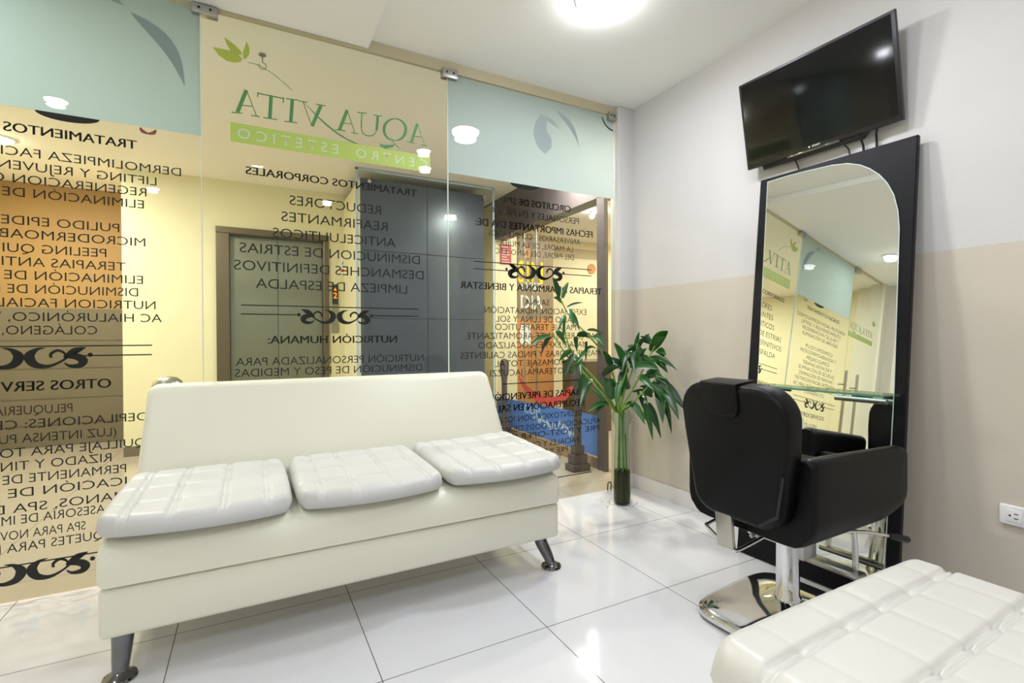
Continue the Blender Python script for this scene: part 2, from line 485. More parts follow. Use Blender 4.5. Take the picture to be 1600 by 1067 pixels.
LOGO_STROKES = [([(-2.41, 2.27), (-2.449, 2.155)], 0.0165), ([(-2.41, 2.27), (-2.368, 2.156)], 0.0045), ([(-2.438, 2.192), (-2.382, 2.197)], 0.0045), ([(-2.474, 2.15), (-2.428, 2.154)], 0.005),
 ([(-2.391, 2.152), (-2.353, 2.154)], 0.005), ([(-2.361, 2.266), (-2.245, 2.266)], 0.006), ([(-2.36, 2.272), (-2.362, 2.248)], 0.005), ([(-2.245, 2.272), (-2.249, 2.244)], 0.005),
 ([(-2.302, 2.27), (-2.309, 2.154)], 0.0165), ([(-2.337, 2.152), (-2.276, 2.155)], 0.005), ([(-2.206, 2.269), (-2.214, 2.155)], 0.0165), ([(-2.235, 2.268), (-2.176, 2.273)], 0.005),
 ([(-2.243, 2.153), (-2.184, 2.157)], 0.005), ([(-2.156, 2.269), (-2.114, 2.154)], 0.0045), ([(-2.07, 2.27), (-2.114, 2.154)], 0.0165), ([(-2.176, 2.27), (-2.135, 2.271)], 0.005),
 ([(-2.095, 2.271), (-2.049, 2.272)], 0.005), ([(-1.94, 2.273), (-1.98, 2.16)], 0.0165), ([(-1.94, 2.273), (-1.901, 2.16)], 0.0045), ([(-1.963, 2.2), (-1.913, 2.204)], 0.0045),
 ([(-2.002, 2.158), (-1.949, 2.162)], 0.005), ([(-1.919, 2.159), (-1.883, 2.159)], 0.005),
 ([(-1.864, 2.273), (-1.867, 2.192), (-1.855, 2.164), (-1.829, 2.158), (-1.804, 2.168), (-1.788, 2.192), (-1.782, 2.219), (-1.779, 2.277)], 0.006),
 ([(-1.779, 2.277), (-1.786, 2.196)], 0.014025000000000001), ([(-1.887, 2.273), (-1.839, 2.277)], 0.005), ([(-1.803, 2.276), (-1.756, 2.279)], 0.005),
 ([(-1.624, 2.231), (-1.626, 2.219), (-1.629, 2.207), (-1.635, 2.195), (-1.643, 2.184), (-1.652, 2.175), (-1.663, 2.168), (-1.674, 2.162), (-1.686, 2.159), (-1.698, 2.158), (-1.71, 2.159),
   (-1.72, 2.163), (-1.729, 2.168), (-1.737, 2.176), (-1.742, 2.185), (-1.745, 2.196), (-1.746, 2.207), (-1.745, 2.219), (-1.742, 2.231), (-1.736, 2.243), (-1.729, 2.253), (-1.719, 2.263),
   (-1.709, 2.27), (-1.697, 2.276), (-1.686, 2.28), (-1.674, 2.281), (-1.662, 2.28), (-1.652, 2.276), (-1.642, 2.271), (-1.635, 2.263), (-1.629, 2.253), (-1.625, 2.243), (-1.624, 2.231)],
  [0.016, 0.015788638084435536, 0.015162674857624153, 0.014146165735327999, 0.012778174593052024, 0.011111272563215625, 0.009209517756015988, 0.007145993542177412, 0.005000000000000001,
   0.00714599354217741, 0.009209517756015986, 0.011111272563215622, 0.01277817459305202, 0.014146165735327999, 0.015162674857624153, 0.015788638084435536, 0.016, 0.015788638084435536,
   0.015162674857624153, 0.014146165735327999, 0.012778174593052024, 0.011111272563215624, 0.009209517756015993, 0.007145993542177416, 0.005000000000000002, 0.007145993542177411, 0.00920951775601599,
   0.01111127256321562, 0.01277817459305202, 0.014146165735327999, 0.01516267485762415, 0.015788638084435532, 0.016]),
 ([(-1.704, 2.166), (-1.689, 2.142), (-1.662, 2.119)], 0.006), ([(-1.557, 2.278), (-1.594, 2.166)], 0.01485), ([(-1.557, 2.278), (-1.515, 2.163)], 0.0045),
 ([(-1.579, 2.204), (-1.529, 2.206)], 0.0045), ([(-1.618, 2.165), (-1.572, 2.165)], 0.005), ([(-1.538, 2.163), (-1.501, 2.162)], 0.005),
 ([(-2.156, 2.269), (-2.118, 2.237), (-2.082, 2.205), (-2.035, 2.17), (-1.978, 2.135), (-1.9, 2.106), (-1.82, 2.094), (-1.747, 2.102), (-1.694, 2.129)],
  [0.002, 0.004, 0.007, 0.009, 0.008, 0.007, 0.006, 0.005, 0.003])]
LOGO_LEAVES = [[(-2.549, 2.44), (-2.516, 2.442), (-2.476, 2.443), (-2.444, 2.435), (-2.426, 2.416), (-2.432, 2.401), (-2.459, 2.389), (-2.492, 2.39), (-2.524, 2.407)],
 [(-2.501, 2.499), (-2.476, 2.486), (-2.453, 2.472), (-2.432, 2.452), (-2.426, 2.435), (-2.448, 2.433), (-2.476, 2.443), (-2.49, 2.465)],
 [(-2.408, 2.506), (-2.395, 2.477), (-2.396, 2.447), (-2.411, 2.42), (-2.423, 2.419), (-2.424, 2.449), (-2.416, 2.476)]]
SWOOSH_LEAF = [(-1.773, 2.129), (-1.747, 2.123), (-1.687, 2.136), (-1.699, 2.119), (-1.739, 2.106), (-1.762, 2.111)]
LOGO_STEM = [(-2.403, 2.406), (-2.37, 2.405), (-2.337, 2.397), (-2.303, 2.382), (-2.269, 2.362), (-2.234, 2.337), (-2.208, 2.314)]
LOGO_BAR = (-2.479, -1.484, 2.0105, 2.103)
LOGO_SUB = [(-1.494, 2.07), (-2.453, 2.038)]
LEAVES = [((-0.668, -0.087, 1.322), (-0.72, -0.102, 1.429), 1), ((-0.638, -0.081, 1.316), (-0.594, -0.081, 1.412), 0.8), ((-0.64, -0.071, 1.29), (-0.704, -0.085, 1.313), 0.8),
 ((-0.601, -0.079, 1.259), (-0.509, -0.108, 1.286), 0.4), ((-0.579, -0.071, 1.245), (-0.618, -0.177, 1.136), 0.9), ((-0.623, -0.084, 1.185), (-0.633, -0.079, 1.024), 0.5),
 ((-0.577, -0.082, 1.229), (-0.592, -0.196, 1.113), 0.8), ((-0.621, -0.089, 1.206), (-0.683, -0.103, 1.104), 0.6), ((-0.732, -0.078, 1.076), (-0.875, -0.089, 1.01), 0.9),
 ((-0.732, -0.084, 1.071), (-0.786, -0.072, 0.976), 0.8), ((-0.683, -0.082, 1.104), (-0.62, -0.081, 1.021), 1), ((-0.59, -0.112, 0.981), (-0.652, -0.073, 0.919), 1),
 ((-0.571, -0.11, 0.959), (-0.656, -0.122, 0.799), 1.1), ((-0.536, -0.098, 0.95), (-0.579, -0.193, 0.842), 1.2), ((-0.571, -0.128, 1.068), (-0.53, -0.085, 0.979), 0.8),
 ((-0.556, -0.125, 1.08), (-0.458, -0.144, 1.064), 1.1), ((-0.498, -0.156, 1.111), (-0.443, -0.232, 1.084), 0.5), ((-0.46, -0.161, 1.07), (-0.423, -0.229, 1.006), 1.2),
 ((-0.516, -0.168, 1.038), (-0.509, -0.154, 0.919), 0.5), ((-0.497, -0.124, 0.979), (-0.491, -0.235, 0.988), 0.5), ((-0.496, -0.153, 0.98), (-0.584, -0.172, 0.907), 0.8),
 ((-0.37, -0.241, 0.875), (-0.426, -0.227, 0.968), 1.1), ((-0.54, -0.147, 0.901), (-0.594, -0.115, 0.843), 0.8), ((-0.506, -0.149, 0.827), (-0.538, -0.124, 0.713), 1.5),
 ((-0.462, -0.143, 0.795), (-0.596, -0.216, 0.65), 1.5), ((-0.375, -0.223, 0.632), (-0.534, -0.222, 0.601), 1), ((-0.373, -0.251, 0.668), (-0.492, -0.31, 0.808), 1.7),
 ((-0.425, -0.209, 0.817), (-0.4, -0.355, 0.871), 1.2), ((-0.424, -0.223, 0.669), (-0.471, -0.174, 0.732), 0.9), ((-0.331, -0.321, 0.888), (-0.412, -0.322, 1.018), 1.3),
 ((-0.315, -0.329, 0.849), (-0.396, -0.276, 0.931), 1.2), ((-0.262, -0.332, 0.951), (-0.288, -0.399, 1.082), 0.7), ((-0.174, -0.396, 0.987), (-0.181, -0.522, 1.09), 1.9),
 ((-0.198, -0.425, 1.027), (-0.262, -0.376, 1.044), 1), ((-0.216, -0.424, 1.023), (-0.218, -0.382, 1.077), 0.7), ((-0.167, -0.429, 0.98), (-0.184, -0.515, 0.955), 1.2),
 ((-0.178, -0.419, 0.937), (-0.171, -0.511, 0.854), 1.2), ((-0.203, -0.418, 0.924), (-0.197, -0.528, 0.898), 1), ((-0.311, -0.361, 0.882), (-0.216, -0.474, 0.868), 1.1),
 ((-0.287, -0.365, 0.87), (-0.31, -0.297, 0.973), 1.2), ((-0.348, -0.303, 0.783), (-0.413, -0.327, 0.675), 1.2), ((-0.315, -0.303, 0.836), (-0.36, -0.321, 0.704), 1.2),
 ((-0.235, -0.379, 0.781), (-0.243, -0.491, 0.848), 1), ((-0.161, -0.426, 0.81), (-0.129, -0.506, 0.681), 1.8), ((-0.128, -0.426, 0.808), (-0.121, -0.517, 0.658), 1.3),
 ((-0.169, -0.448, 0.769), (-0.225, -0.532, 0.567), 1.8), ((-0.214, -0.437, 0.785), (-0.158, -0.468, 0.655), 1.5), ((-0.166, -0.483, 0.66), (-0.108, -0.475, 0.539), 1),
 ((-0.24, -0.405, 0.655), (-0.154, -0.436, 0.451), 1.3), ((-0.21, -0.392, 0.653), (-0.17, -0.403, 0.519), 1.1), ((-0.305, -0.354, 0.654), (-0.282, -0.434, 0.541), 1.2),
 ((-0.24, -0.343, 0.735), (-0.261, -0.402, 0.631), 1), ((-0.264, -0.333, 0.649), (-0.341, -0.327, 0.608), 1), ((-0.363, -0.277, 0.765), (-0.406, -0.207, 0.743), 1),
 ((-0.252, -0.399, 0.88), (-0.267, -0.355, 1.023), 1.2), ((-0.253, -0.36, 0.98), (-0.288, -0.3, 1.005), 0.9), ((-0.17, -0.39, 0.707), (-0.241, -0.363, 0.751), 1),
 ((-0.286, -0.323, 0.98), (-0.386, -0.364, 0.856), 1), ((-0.253, -0.401, 0.952), (-0.212, -0.436, 0.84), 1.2), ((-0.254, -0.36, 0.823), (-0.242, -0.466, 0.746), 1.4),
 ((-0.32, -0.34, 0.739), (-0.346, -0.296, 0.822), 1.1), ((-0.239, -0.404, 0.839), (-0.182, -0.461, 0.806), 1.3), ((-0.282, -0.349, 0.909), (-0.267, -0.434, 0.982), 1.1)]
STEMS = [[(-0.347, -0.252, 0.608), (-0.344, -0.254, 0.703), (-0.362, -0.239, 0.834), (-0.406, -0.202, 0.957), (-0.472, -0.146, 1.067), (-0.544, -0.084, 1.164), (-0.607, -0.073, 1.244), (-0.659, -0.073, 1.33),
  (-0.676, -0.073, 1.373)],
 [(-0.36, -0.257, 0.603), (-0.382, -0.238, 0.668), (-0.431, -0.196, 0.761), (-0.485, -0.15, 0.841), (-0.54, -0.103, 0.921), (-0.592, -0.077, 1.024), (-0.618, -0.077, 1.119), (-0.627, -0.077, 1.2)],
 [(-0.37, -0.263, 0.602), (-0.427, -0.216, 0.704), (-0.525, -0.131, 0.848), (-0.595, -0.08, 0.936), (-0.665, -0.08, 1.025), (-0.73, -0.08, 1.097)],
 [(-0.353, -0.293, 0.614), (-0.327, -0.317, 0.737), (-0.295, -0.343, 0.852), (-0.28, -0.357, 0.952), (-0.269, -0.366, 1.024)],
 [(-0.356, -0.307, 0.612), (-0.325, -0.334, 0.682), (-0.261, -0.389, 0.839), (-0.22, -0.424, 0.953), (-0.199, -0.442, 1.009)],
 [(-0.359, -0.321, 0.614), (-0.311, -0.361, 0.655), (-0.249, -0.415, 0.742), (-0.197, -0.459, 0.814)],
 [(-0.382, -0.316, 0.619), (-0.372, -0.325, 0.74), (-0.351, -0.344, 0.826), (-0.335, -0.358, 0.911)]]


# ================================================================== SETTING
CEIL, SOFFIT, GTOP, OCEIL = 2.67, 2.62, 2.604, 2.62
XL, YB = -4.62, -4.5         # left wall and back wall of the room
struct('floor', box(BM(), (XL - .1, YB - .1, -0.06), (0.15, 0.0, 0.0)), 'floor')
struct('floor_corridor', box(BM(), (-9.0, 0.0, -0.06), (4.2, 7.0, 0.0)), 'out_floor')
struct('ceiling', box(BM(), (XL - .1, YB - .1, CEIL), (0.15, 0.02, CEIL + .1)), 'ceiling')
struct('trim_1', box(BM(), (XL, -2.3, SOFFIT), (-1.83, -0.004, CEIL), 0.003, 1), 'ceiling')
struct('ceiling_corridor', box(BM(), (-9.0, 0.02, OCEIL), (0.06, 7.0, OCEIL + .1)), 'out_ceiling')
struct('wall_right', box(BM(), (0.0, YB - .1, 0.0), (0.04, 0.0, CEIL)), 'wall')
struct('wall_corner', box(BM(), (-0.135, -0.034, 0.0), (0.04, 0.06, CEIL), 0.012, 3), 'wall', True)
struct('wall_left', box(BM(), (XL - .1, YB, 0.0), (XL, 0.3, CEIL)), 'plain_wall')
struct('wall_back', box(BM(), (XL, YB - .1, 0.0), (0.0, YB, CEIL)), 'plain_wall')
struct('wall_door_side', box(BM(), (XL, -0.03, 0.0), (-4.50, 0.12, CEIL)), 'plain_wall')
struct('trim_2', box(BM(), (-4.50, -0.004, GTOP + .004), (-0.135, 0.02, CEIL)), 'silicone')
bmb = BM()
y = -0.034
for y1 in (-0.62, -1.22, -1.82, -2.42, -3.02, -3.62, -4.22, -4.5):
    box(bmb, (-0.010, y1 + .001, 0.0), (0.0, y - .001, 0.098), 0.0015, 1); y = y1
struct('baseboard_right', bmb, 'baseboard')
struct('baseboard_corner', box(BM(), (-0.135, -0.044, 0.0), (-0.011, -0.034, 0.098), 0.0015, 1), 'baseboard')

# ------------------------------------------------------------------ glass partition
GT = 0.005   # half thickness
def pane(name, x0, x1, label, z0=0.006, z1=GTOP):
    o = struct(name, box(BM(), (x0, -GT, z0), (x1, GT, z1)), 'glass')
    o['label'] = label
    return o
J1, J2, XE, J0 = -2.598, -1.380, -0.145, -3.765
PANES = {}
PANES[1] = pane('window_1', J0 + .003, J1 - .0015, 'clear glass pane with facial treatment lettering under a pale green frosted band')
PANES[2] = pane('window_2', J1 + .0015, J2 - .0015, 'clear middle glass pane with the large green spa logo')
PANES[3] = pane('window_3', J2 + .0015, XE, 'clear glass pane beside the corner column with spa circuit lettering')
door = pane('door_1', -4.495, J0 - .003, 'clear glass entrance door with a long steel pull handle', 0.012, GTOP - .01)
for pn_, x_ in ((2, J1), (3, J2)):
    build('joint_seal', box(BM(), (x_ - .0018, -GT - .0006, .006), (x_ + .0018, GT + .0006, GTOP)), 'edge', PANES[pn_])
YD = GT + 0.0008
fx = lambda u, v, w=0.0: Vector((u, YD + w, v))
for k, t, xs, xe, z, cap, w in TEXT:
    lettering('lettering', t, fx, xs, xe, z, cap, w, 'vinyl', PANES[k])
for k, xa, xb, z in RULES:
    build('rule_line', box(BM(), (min(xa, xb), YD, z - .0027), (max(xa, xb), YD + .0006, z + .0027)), 'vinyl', PANES[k])

def ornament(pn, cx, cz, h, gap):
    for sgn in (1, -1):
        b = BM()
        s_ = h / 100.0
        def q(p): return (cx + sgn * (gap + (p[0] - 165) * s_), cz + (848 - p[1]) * s_)
        for pts, ws in (
            ([(228, 800), (195, 810), (170, 842), (188, 880), (235, 892), (285, 870), (330, 832), (383, 800)], [2, 12, 28, 22, 12, 7, 9, 2]),
            ([(250, 850), (250, 830), (275, 814), (300, 828), (306, 850)], [7, 9, 9, 7, 5]),
            ([(298, 846), (345, 846), (372, 866), (358, 890), (320, 892), (300, 876)], [7, 22, 26, 18, 10, 4]),
            ([(296, 846), (340, 818), (383, 800)], [4, 22, 2])):
            p2, w2 = spline2([q(p) for p in pts], [w * s_ * 1.45 for w in ws], 6)
            strip(b, p2, w2, fx)
        # the small dot beyond the scroll
        c = q((400, 838))
        ring = [(c[0] + .009 * cos(a * pi / 8), c[1] + .009 * sin(a * pi / 8)) for a in range(16)]
        prism(b, ring, fx, 0.0, 0.0006)
        build('scroll_ornament', b, 'vinyl', pn)
for k, cx, cz, h in ORNAMENTS:
    ornament(PANES[k], cx, cz, h, 0.012)

def logo(pn, cx=None, cz=None, sc=1.0):
    ox_, oz_ = -2.05, 2.16
    if cx is None: cx, cz = ox_, oz_
    T = lambda p: (cx + (p[0] - ox_) * sc, cz + (p[1] - oz_) * sc)
    b = BM()
    for i, (pts, w) in enumerate(LOGO_STROKES):
        P = [T(p) for p in pts]
        W = [v * sc for v in w] if isinstance(w, list) else [w * sc] * len(P)
        if len(P) > 2 and len(P) < 20: P, W = spline2(P, W, 6)
        strip(b, P, W, lambda u, v, w_, i=i: Vector((u, YD + .0008 + .00003 * i + w_, v)))
    prism(b, [T(p) for p in SWOOSH_LEAF], fx, 0.0008, 0.0016)
    build('logo_lettering', b, 'logo_green', pn)
    b = BM()
    for lf in LOGO_LEAVES:
        prism(b, [T(p) for p in lf], fx, 0.0, 0.0006)
    build('logo_leaves', b, 'leaf_green', pn)
    b = BM()
    P, W = spline2([T(p) for p in LOGO_STEM], [.003 * sc] * len(LOGO_STEM), 5)
    strip(b, P, W, fx)
    build('logo_stem', b, 'logo_green', pn)
    x0, x1, z0, z1 = LOGO_BAR
    (xa, za), (xb, zb) = T((x0, z0)), T((x1, z1))
    b = BM(); box(b, (xa, YD + .0004, za), (xb, YD + .0007, zb))
    build('logo_bar', b, 'lime', pn)
    hgt = (zb - za) * .52
    fi = lambda u, v: Vector((u, YD + .0001, v))
    lettering('logo_subtitle', 'C E N T R O    E S T E T I C O', fi, xb - .02 * sc, xa + .03 * sc, za + (zb - za) * .24, hgt, 'l', 'white_vinyl', pn)
logo(PANES[2])
logo(door, -4.12, 1.93, 0.62)

# frosted bands with the faded printed art
def art(pn, polys, mat, name='printed_leaf'):
    for pts in polys:
        b = BM()
        prism(b, pts, lambda u, v, w: Vector((u, YD - .0012 + w, v)), 0.0, 0.0008)
        build(name, b, mat, pn)
FB = 2.012
build('frosted_band', box(BM(), (J0 + .003, YD, FB), (J1 - .002, YD + .0008, GTOP)), 'frost', PANES[1])
build('frosted_band', box(BM(), (J2 + .002, YD, FB + .018), (XE, YD + .0008, GTOP)), 'frost_blue', PANES[3])
def blade(p0, p1, bow, width, n=14):
    a, b = Vector(p0), Vector(p1); d = b - a; nn = Vector((-d.y, d.x)).normalized()
    L, R_ = [], []
    for i in range(n + 1):
        t = i / n
        c = a + d * t + nn * bow * sin(pi * t)
        w = width * sin(pi * t ** 0.8)
        L.append((c + nn * w)[:]); R_.append((c - nn * w)[:])
    return L + R_[::-1][1:-1]
art(PANES[1], [blade((-2.86, 2.51), (-2.66, 2.23), 0.045, 0.03), blade((-2.96, 2.57), (-2.88, 2.53), 0.0, 0.012)], 'print_grey')
art(PANES[3], [blade((-0.62, 2.55), (-0.44, 2.35), 0.03, 0.018), blade((-0.72, 2.49), (-0.60, 2.43), 0.01, 0.014)], 'print_light')
art(PANES[3], [[(-0.78, 2.44), (-0.74, 2.50), (-0.70, 2.47), (-0.70, 2.40), (-0.66, 2.36), (-0.66, 2.30), (-0.71, 2.25), (-0.76, 2.28), (-0.80, 2.36)]], 'print_light', 'printed_shape')
# dark half round print peeking out under the frosted bands
for k, cx in ((1, -3.075), (3, -0.86)):
    pts = [(cx + .105 * cos(pi + pi * i / 16), (FB if k == 1 else FB + .018) + .03 * sin(pi + pi * i / 16)) for i in range(17)]
    b = BM(); prism(b, pts, fx, 0.0, 0.0006)
    build('dark_print', b, 'vinyl', PANES[k])
b = BM()
ring = [(-2.80 + .028 * cos(a * pi / 8), FB - .004 + .022 * sin(a * pi / 8)) for a in range(8, 17)]
strip(b, ring, [.006, .012, .016, .012, .008, .012, .016, .012, .006], fx)
build('red_mark', b, 'rust', PANES[1])

def patch_fitting(pn, x, z, wd, hg):
    b = BM()
    box(b, (x - wd / 2, -.022, z - hg), (x + wd / 2, .022, z), 0.006, 2)
    o = build('clamp', b, 'clamp', pn, True)
    for s in (-1, 1):
        t = BM()
        lathe(t, [(0, 0), (.006, 0), (.006, .002), (0, .002)], (0, 0, 0), 12)
        bmesh.ops.rotate(t, verts=t.verts, matrix=Matrix.Rotation(pi / 2, 3, 'X'))
        bmesh.ops.translate(t, verts=t.verts, vec=(x + s * wd * .22, -.0222, z - hg * .45))
        build('screw', t, 'slot', o, True)
patch_fitting(PANES[1], J1 + .02, GTOP + .012, .105, .045)
patch_fitting(PANES[2], J2 + .012, GTOP + .02, .095, .055)
patch_fitting(PANES[3], XE - .03, GTOP + .02, .06, .055)
patch_fitting(door, J0 - .05, GTOP + .012, .10, .06)
# rounded notch line beside the corner fitting
b = BM()
arc = [(XE - .005 - .095 * cos(a * pi / 16), GTOP + .0 - .095 * sin(a * pi / 16)) for a in range(1, 9)]
strip(b, arc, [.010] * len(arc), fx)
build('notch_line', b, 'slot', PANES[3])
b = BM()
tube(b, smooth_path([(-.222, -.012, .002), (-.222, -.014, .045), (-.214, -.014, .058), (-.200, -.014, .058), (-.194, -.014, .045), (-.194, -.012, .002)], 4), .004, 8)
build('floor_clip', b, 'slot', PANES[3], True)

# door pull handles (one on the fixed pane, one on the door)
def pull(pn, x):
    b = BM()
    tube(b, [(x, -.065, .45), (x, -.065, 1.43)], .014, 16)
    tube(b, [(x, -.065, 1.28), (x, .0, 1.28)], .010, 12)
    tube(b, [(x, -.065, .60), (x, .0, .60)], .010, 12)
    build('pull_handle', b, 'steel', pn, True)
pull(PANES[1], -3.66); pull(door, -3.93)

# ------------------------------------------------------------------ lamps inside
def area(parent, loc, size, watts, rgb):
    ld = bpy.data.lights.new('lamp_light', 'AREA')
    ld.shape = 'DISK'; ld.size = size; ld.energy = watts; ld.color = rgb
    o = bpy.data.objects.new('lamp_light', ld); C.objects.link(o)
    o.parent = parent; o.location = Vector(loc) - base_of(parent)
    return o
def downlight(x, y, z, r, label, watts, rgb, group=None, cat='light', drop=.032):
    t = thing('ceiling_light', label, cat, (x, y, z), group)
    b = BM(); lathe(b, [(r * 1.02, 0), (r * 1.14, 0), (r * 1.14, -.008), (r * 1.04, -.012), (r * 1.02, -.012), (r * 1.01, -.004)], (x, y, z), 32, False)
    build('ring', b, 'ring', t, True)
    b = BM(); lathe(b, [(0, -drop)] + [(r * sin(a), -drop * .25 - drop * .75 * cos(a)) for a in (.3, .6, .9, 1.2, 1.5)] + [(r, -.002), (0, -.002)], (x, y, z), 32, False)
    build('diffuser', b, 'led', t, True)
    area(t, (x, y, z - drop - .012), r * 1.6, watts * .36, rgb)
    return t
WHITE = (0.90, 0.95, 1.06)
downlight(-0.92, -0.84, CEIL, .105, 'round white ceiling lamp glowing above the black salon chair side of the room', 26 * W_IN, WHITE, None, 'light', .06)
downlight(-1.08, -1.38, CEIL, .06, 'small round downlight behind the round ceiling lamp, second in its row', 12 * W_IN, WHITE, 'downlights in the salon ceiling')
downlight(-0.94, -1.78, CEIL, .06, 'small round downlight nearest the television, third in its row', 12 * W_IN, WHITE, 'downlights in the salon ceiling')
downlight(-3.55, -0.40, SOFFIT, .06, 'small round downlight near the glass entrance door, seen in the mirror', 9 * W_IN, WHITE, 'downlights in the salon ceiling')
downlight(-3.50, -1.50, SOFFIT, .06, 'small round downlight above the left side of the white sofa', 8 * W_IN, WHITE, 'downlights in the salon ceiling')
downlight(-2.33, -2.30, CEIL, .06, 'small round downlight above the open floor left of the white bench', 22 * W_IN, WHITE, 'downlights in the salon ceiling')
downlight(-1.60, -3.40, CEIL, .06, 'small round downlight at the back of the salon', 40 * W_IN, WHITE, 'downlights in the salon ceiling')
downlight(-3.30, -3.70, CEIL, .06, 'unseen round downlight added at the back left to brighten the sofa front', 40 * W_IN, WHITE, 'downlights in the salon ceiling')  # unseen fill lamp, added behind the camera to brighten the sofa front

# ================================================================== SOFA
SX0, SX1 = -2.812, -1.172
sofa = thing('sofa', 'long white leather sofa with chrome legs standing in front of the glass partition', 'sofa', (-1.992, -0.5, 0))
b = BM(); box(b, (SX0, -0.845, 0.16), (SX1, -0.10, 0.314), 0.016, 3)
build('base', b, 'leather', sofa, True)
b = BM()
prof = [(-0.855, 0.320), (-0.858, 0.38), (-0.850, 0.415), (-0.825, 0.443), (-0.79, 0.455), (-0.15, 0.455), (-0.11, 0.44), (-0.10, 0.41), (-0.10, 0.320)]
prism(b, prof, lambda u, v, w: Vector((w, u, v)), SX0 - .004, SX1 + .004, 0.028, 4)
build('seat', b, 'leather', sofa, True)
b = BM()
def back_fn(u, v, w):
    # u along x, v up the back, w depth through it
    return Vector((u, -0.30 + 0.21 * v + w, 0.440 + 0.43 * v - 0.10 * w))
pts = []
def corner(cx, cz, r, a0, a1, n=6):
    return [(cx + r * cos(a0 + (a1 - a0) * i / n), cz + r * 2.2 * sin(a0 + (a1 - a0) * i / n)) for i in range(n + 1)]
pts = [(SX0 - .006, 0.0), (SX1 + .035, 0.0)] + corner(SX1 - .046, .89, .05, 0, pi / 2) + corner(SX0 + .062, .89, .05, pi / 2, pi)
prism(b, pts, back_fn, 0.0, 0.135, 0.03, 4)
build('backrest', b, 'leather', sofa, True)
def sofa_leg(x0, y0, x1, y1):
    b = BM()
    P = smooth_path([(x0, y0, .165), (x0 + (x1 - x0) * .25, y0 + (y1 - y0) * .2, .11), (x0 + (x1 - x0) * .75, y0 + (y1 - y0) * .7, .05), (x1, y1, .012)], 6)
    n = len(P)
    tube(b, P, [.035 - .015 * (i / (n - 1)) ** .9 for i in range(n)], 20)
    lathe(b, [(0, 0), (.045, 0), (.047, .004), (.044, .010), (.030, .016), (.019, .026), (0, .026)], (x1, y1, 0), 28, False)
    build('leg', b, 'dark_chrome', sofa, True)
sofa_leg(-2.768, -.745, -2.772, -.775); sofa_leg(-1.218, -.735, -1.176, -.782)
sofa_leg(-2.748, -.205, -2.769, -.165); sofa_leg(-1.232, -.205, -1.179, -.165)

def tufted(name, x0, x1, y0, y1, zb, hb, ht, xs, ys, dbl, mat, parent=None, nx=110, ny=90, puff=0.016, warp=None, rim=0.034, fbow=0.006, skew=0.0):
    """quilted pad: xs / ys are seam positions (0..1); dbl 'x' or 'y' says which seams are twin-stitched"""
    b = BM()
    W, D = x1 - x0, y1 - y0
    def seam(d, twin):
        d = abs(d)
        if twin:
            g = min(1.0, abs(d - .007) / .014)
            s = 1 - (1 - g) ** 2
            if d < .007: s = s * .8
            return s ** .55
        g = min(1.0, d / .03)
        return (1 - (1 - g) ** 2) ** .7
    top, bot = [], []
    for j in range(ny + 1):
        rt, rb = [], []
        for i in range(nx + 1):
            u, v = i / nx, j / ny
            # finer sampling near the rim
            uu = 0.5 - 0.5 * cos(pi * u) if False else u
            px, py = x0 + W * uu, y0 + D * v
            ex, ey = min(uu, 1 - uu) * W, min(v, 1 - v) * D
            fx_ = math.sqrt(max(0, 1 - (1 - min(ex, rim) / rim) ** 2)); fy_ = math.sqrt(max(0, 1 - (1 - min(ey, rim) / rim) ** 2))
            f = fx_ * fy_
            vk = v + skew * (1 - uu)
            sx = min([seam((uu - s) * W, dbl == 'x') for s in xs] + [1.0])
            sy = min([seam((vk - s) * D, dbl == 'y') for s in ys] + [1.0])
            if dbl == 'y':
                near = min(abs(vk - s) * D for s in ys)
                sx = 1 - (1 - sx) * (.22 + .78 * math.exp(-near / .035))
            # cell puff: seams deeper in the middle of the pad, pinched where they cross
            p_ = min(sx, 1) * 0.62 + min(sy, 1) * 0.38
            cross = (1 - sx) * (1 - sy)
            if dbl == 'y': p_ = min(sy, 1) * 0.80 + min(sx, 1) * 0.20
            z = zb + hb + ht * f + puff * (p_ - cross * .5) * f
            # rounded corners in plan
            k = max(0, .06 - ex) * max(0, .06 - ey) / .0036
            cxm, cym = (x0 + x1) / 2, (y0 + y1) / 2
            qx = px + (cxm - px) * .035 * k; qy = py + (cym - py) * .035 * k
            bow = .006 * sin(pi * v) * (1 if uu > .5 else -1) * abs(2 * uu - 1) ** 6
            bow2 = (.006 if v > .5 else fbow) * sin(pi * uu) ** .8 * (1 if v > .5 else -1) * abs(2 * v - 1) ** 3
            q = Vector((qx + bow, qy + bow2, z)); r_ = Vector((qx + bow, qy + bow2, zb + hb - hb * f))
            if warp: q.z += warp(uu, v); r_.z += warp(uu, v)
            rt.append(b.verts.new(q)); rb.append(b.verts.new(r_))
        top.append(rt); bot.append(rb)
    for j in range(ny):
        for i in range(nx):
            b.faces.new((top[j][i], top[j][i + 1], top[j + 1][i + 1], top[j + 1][i]))
            b.faces.new((bot[j][i], bot[j + 1][i], bot[j + 1][i + 1], bot[j][i + 1]))
    return build(name, b, mat, parent, 'all')
CL = ['white tufted seat cushion at the left end of the sofa', 'white tufted seat cushion in the middle of the sofa', 'white tufted seat cushion at the right end of the sofa beside the plant']
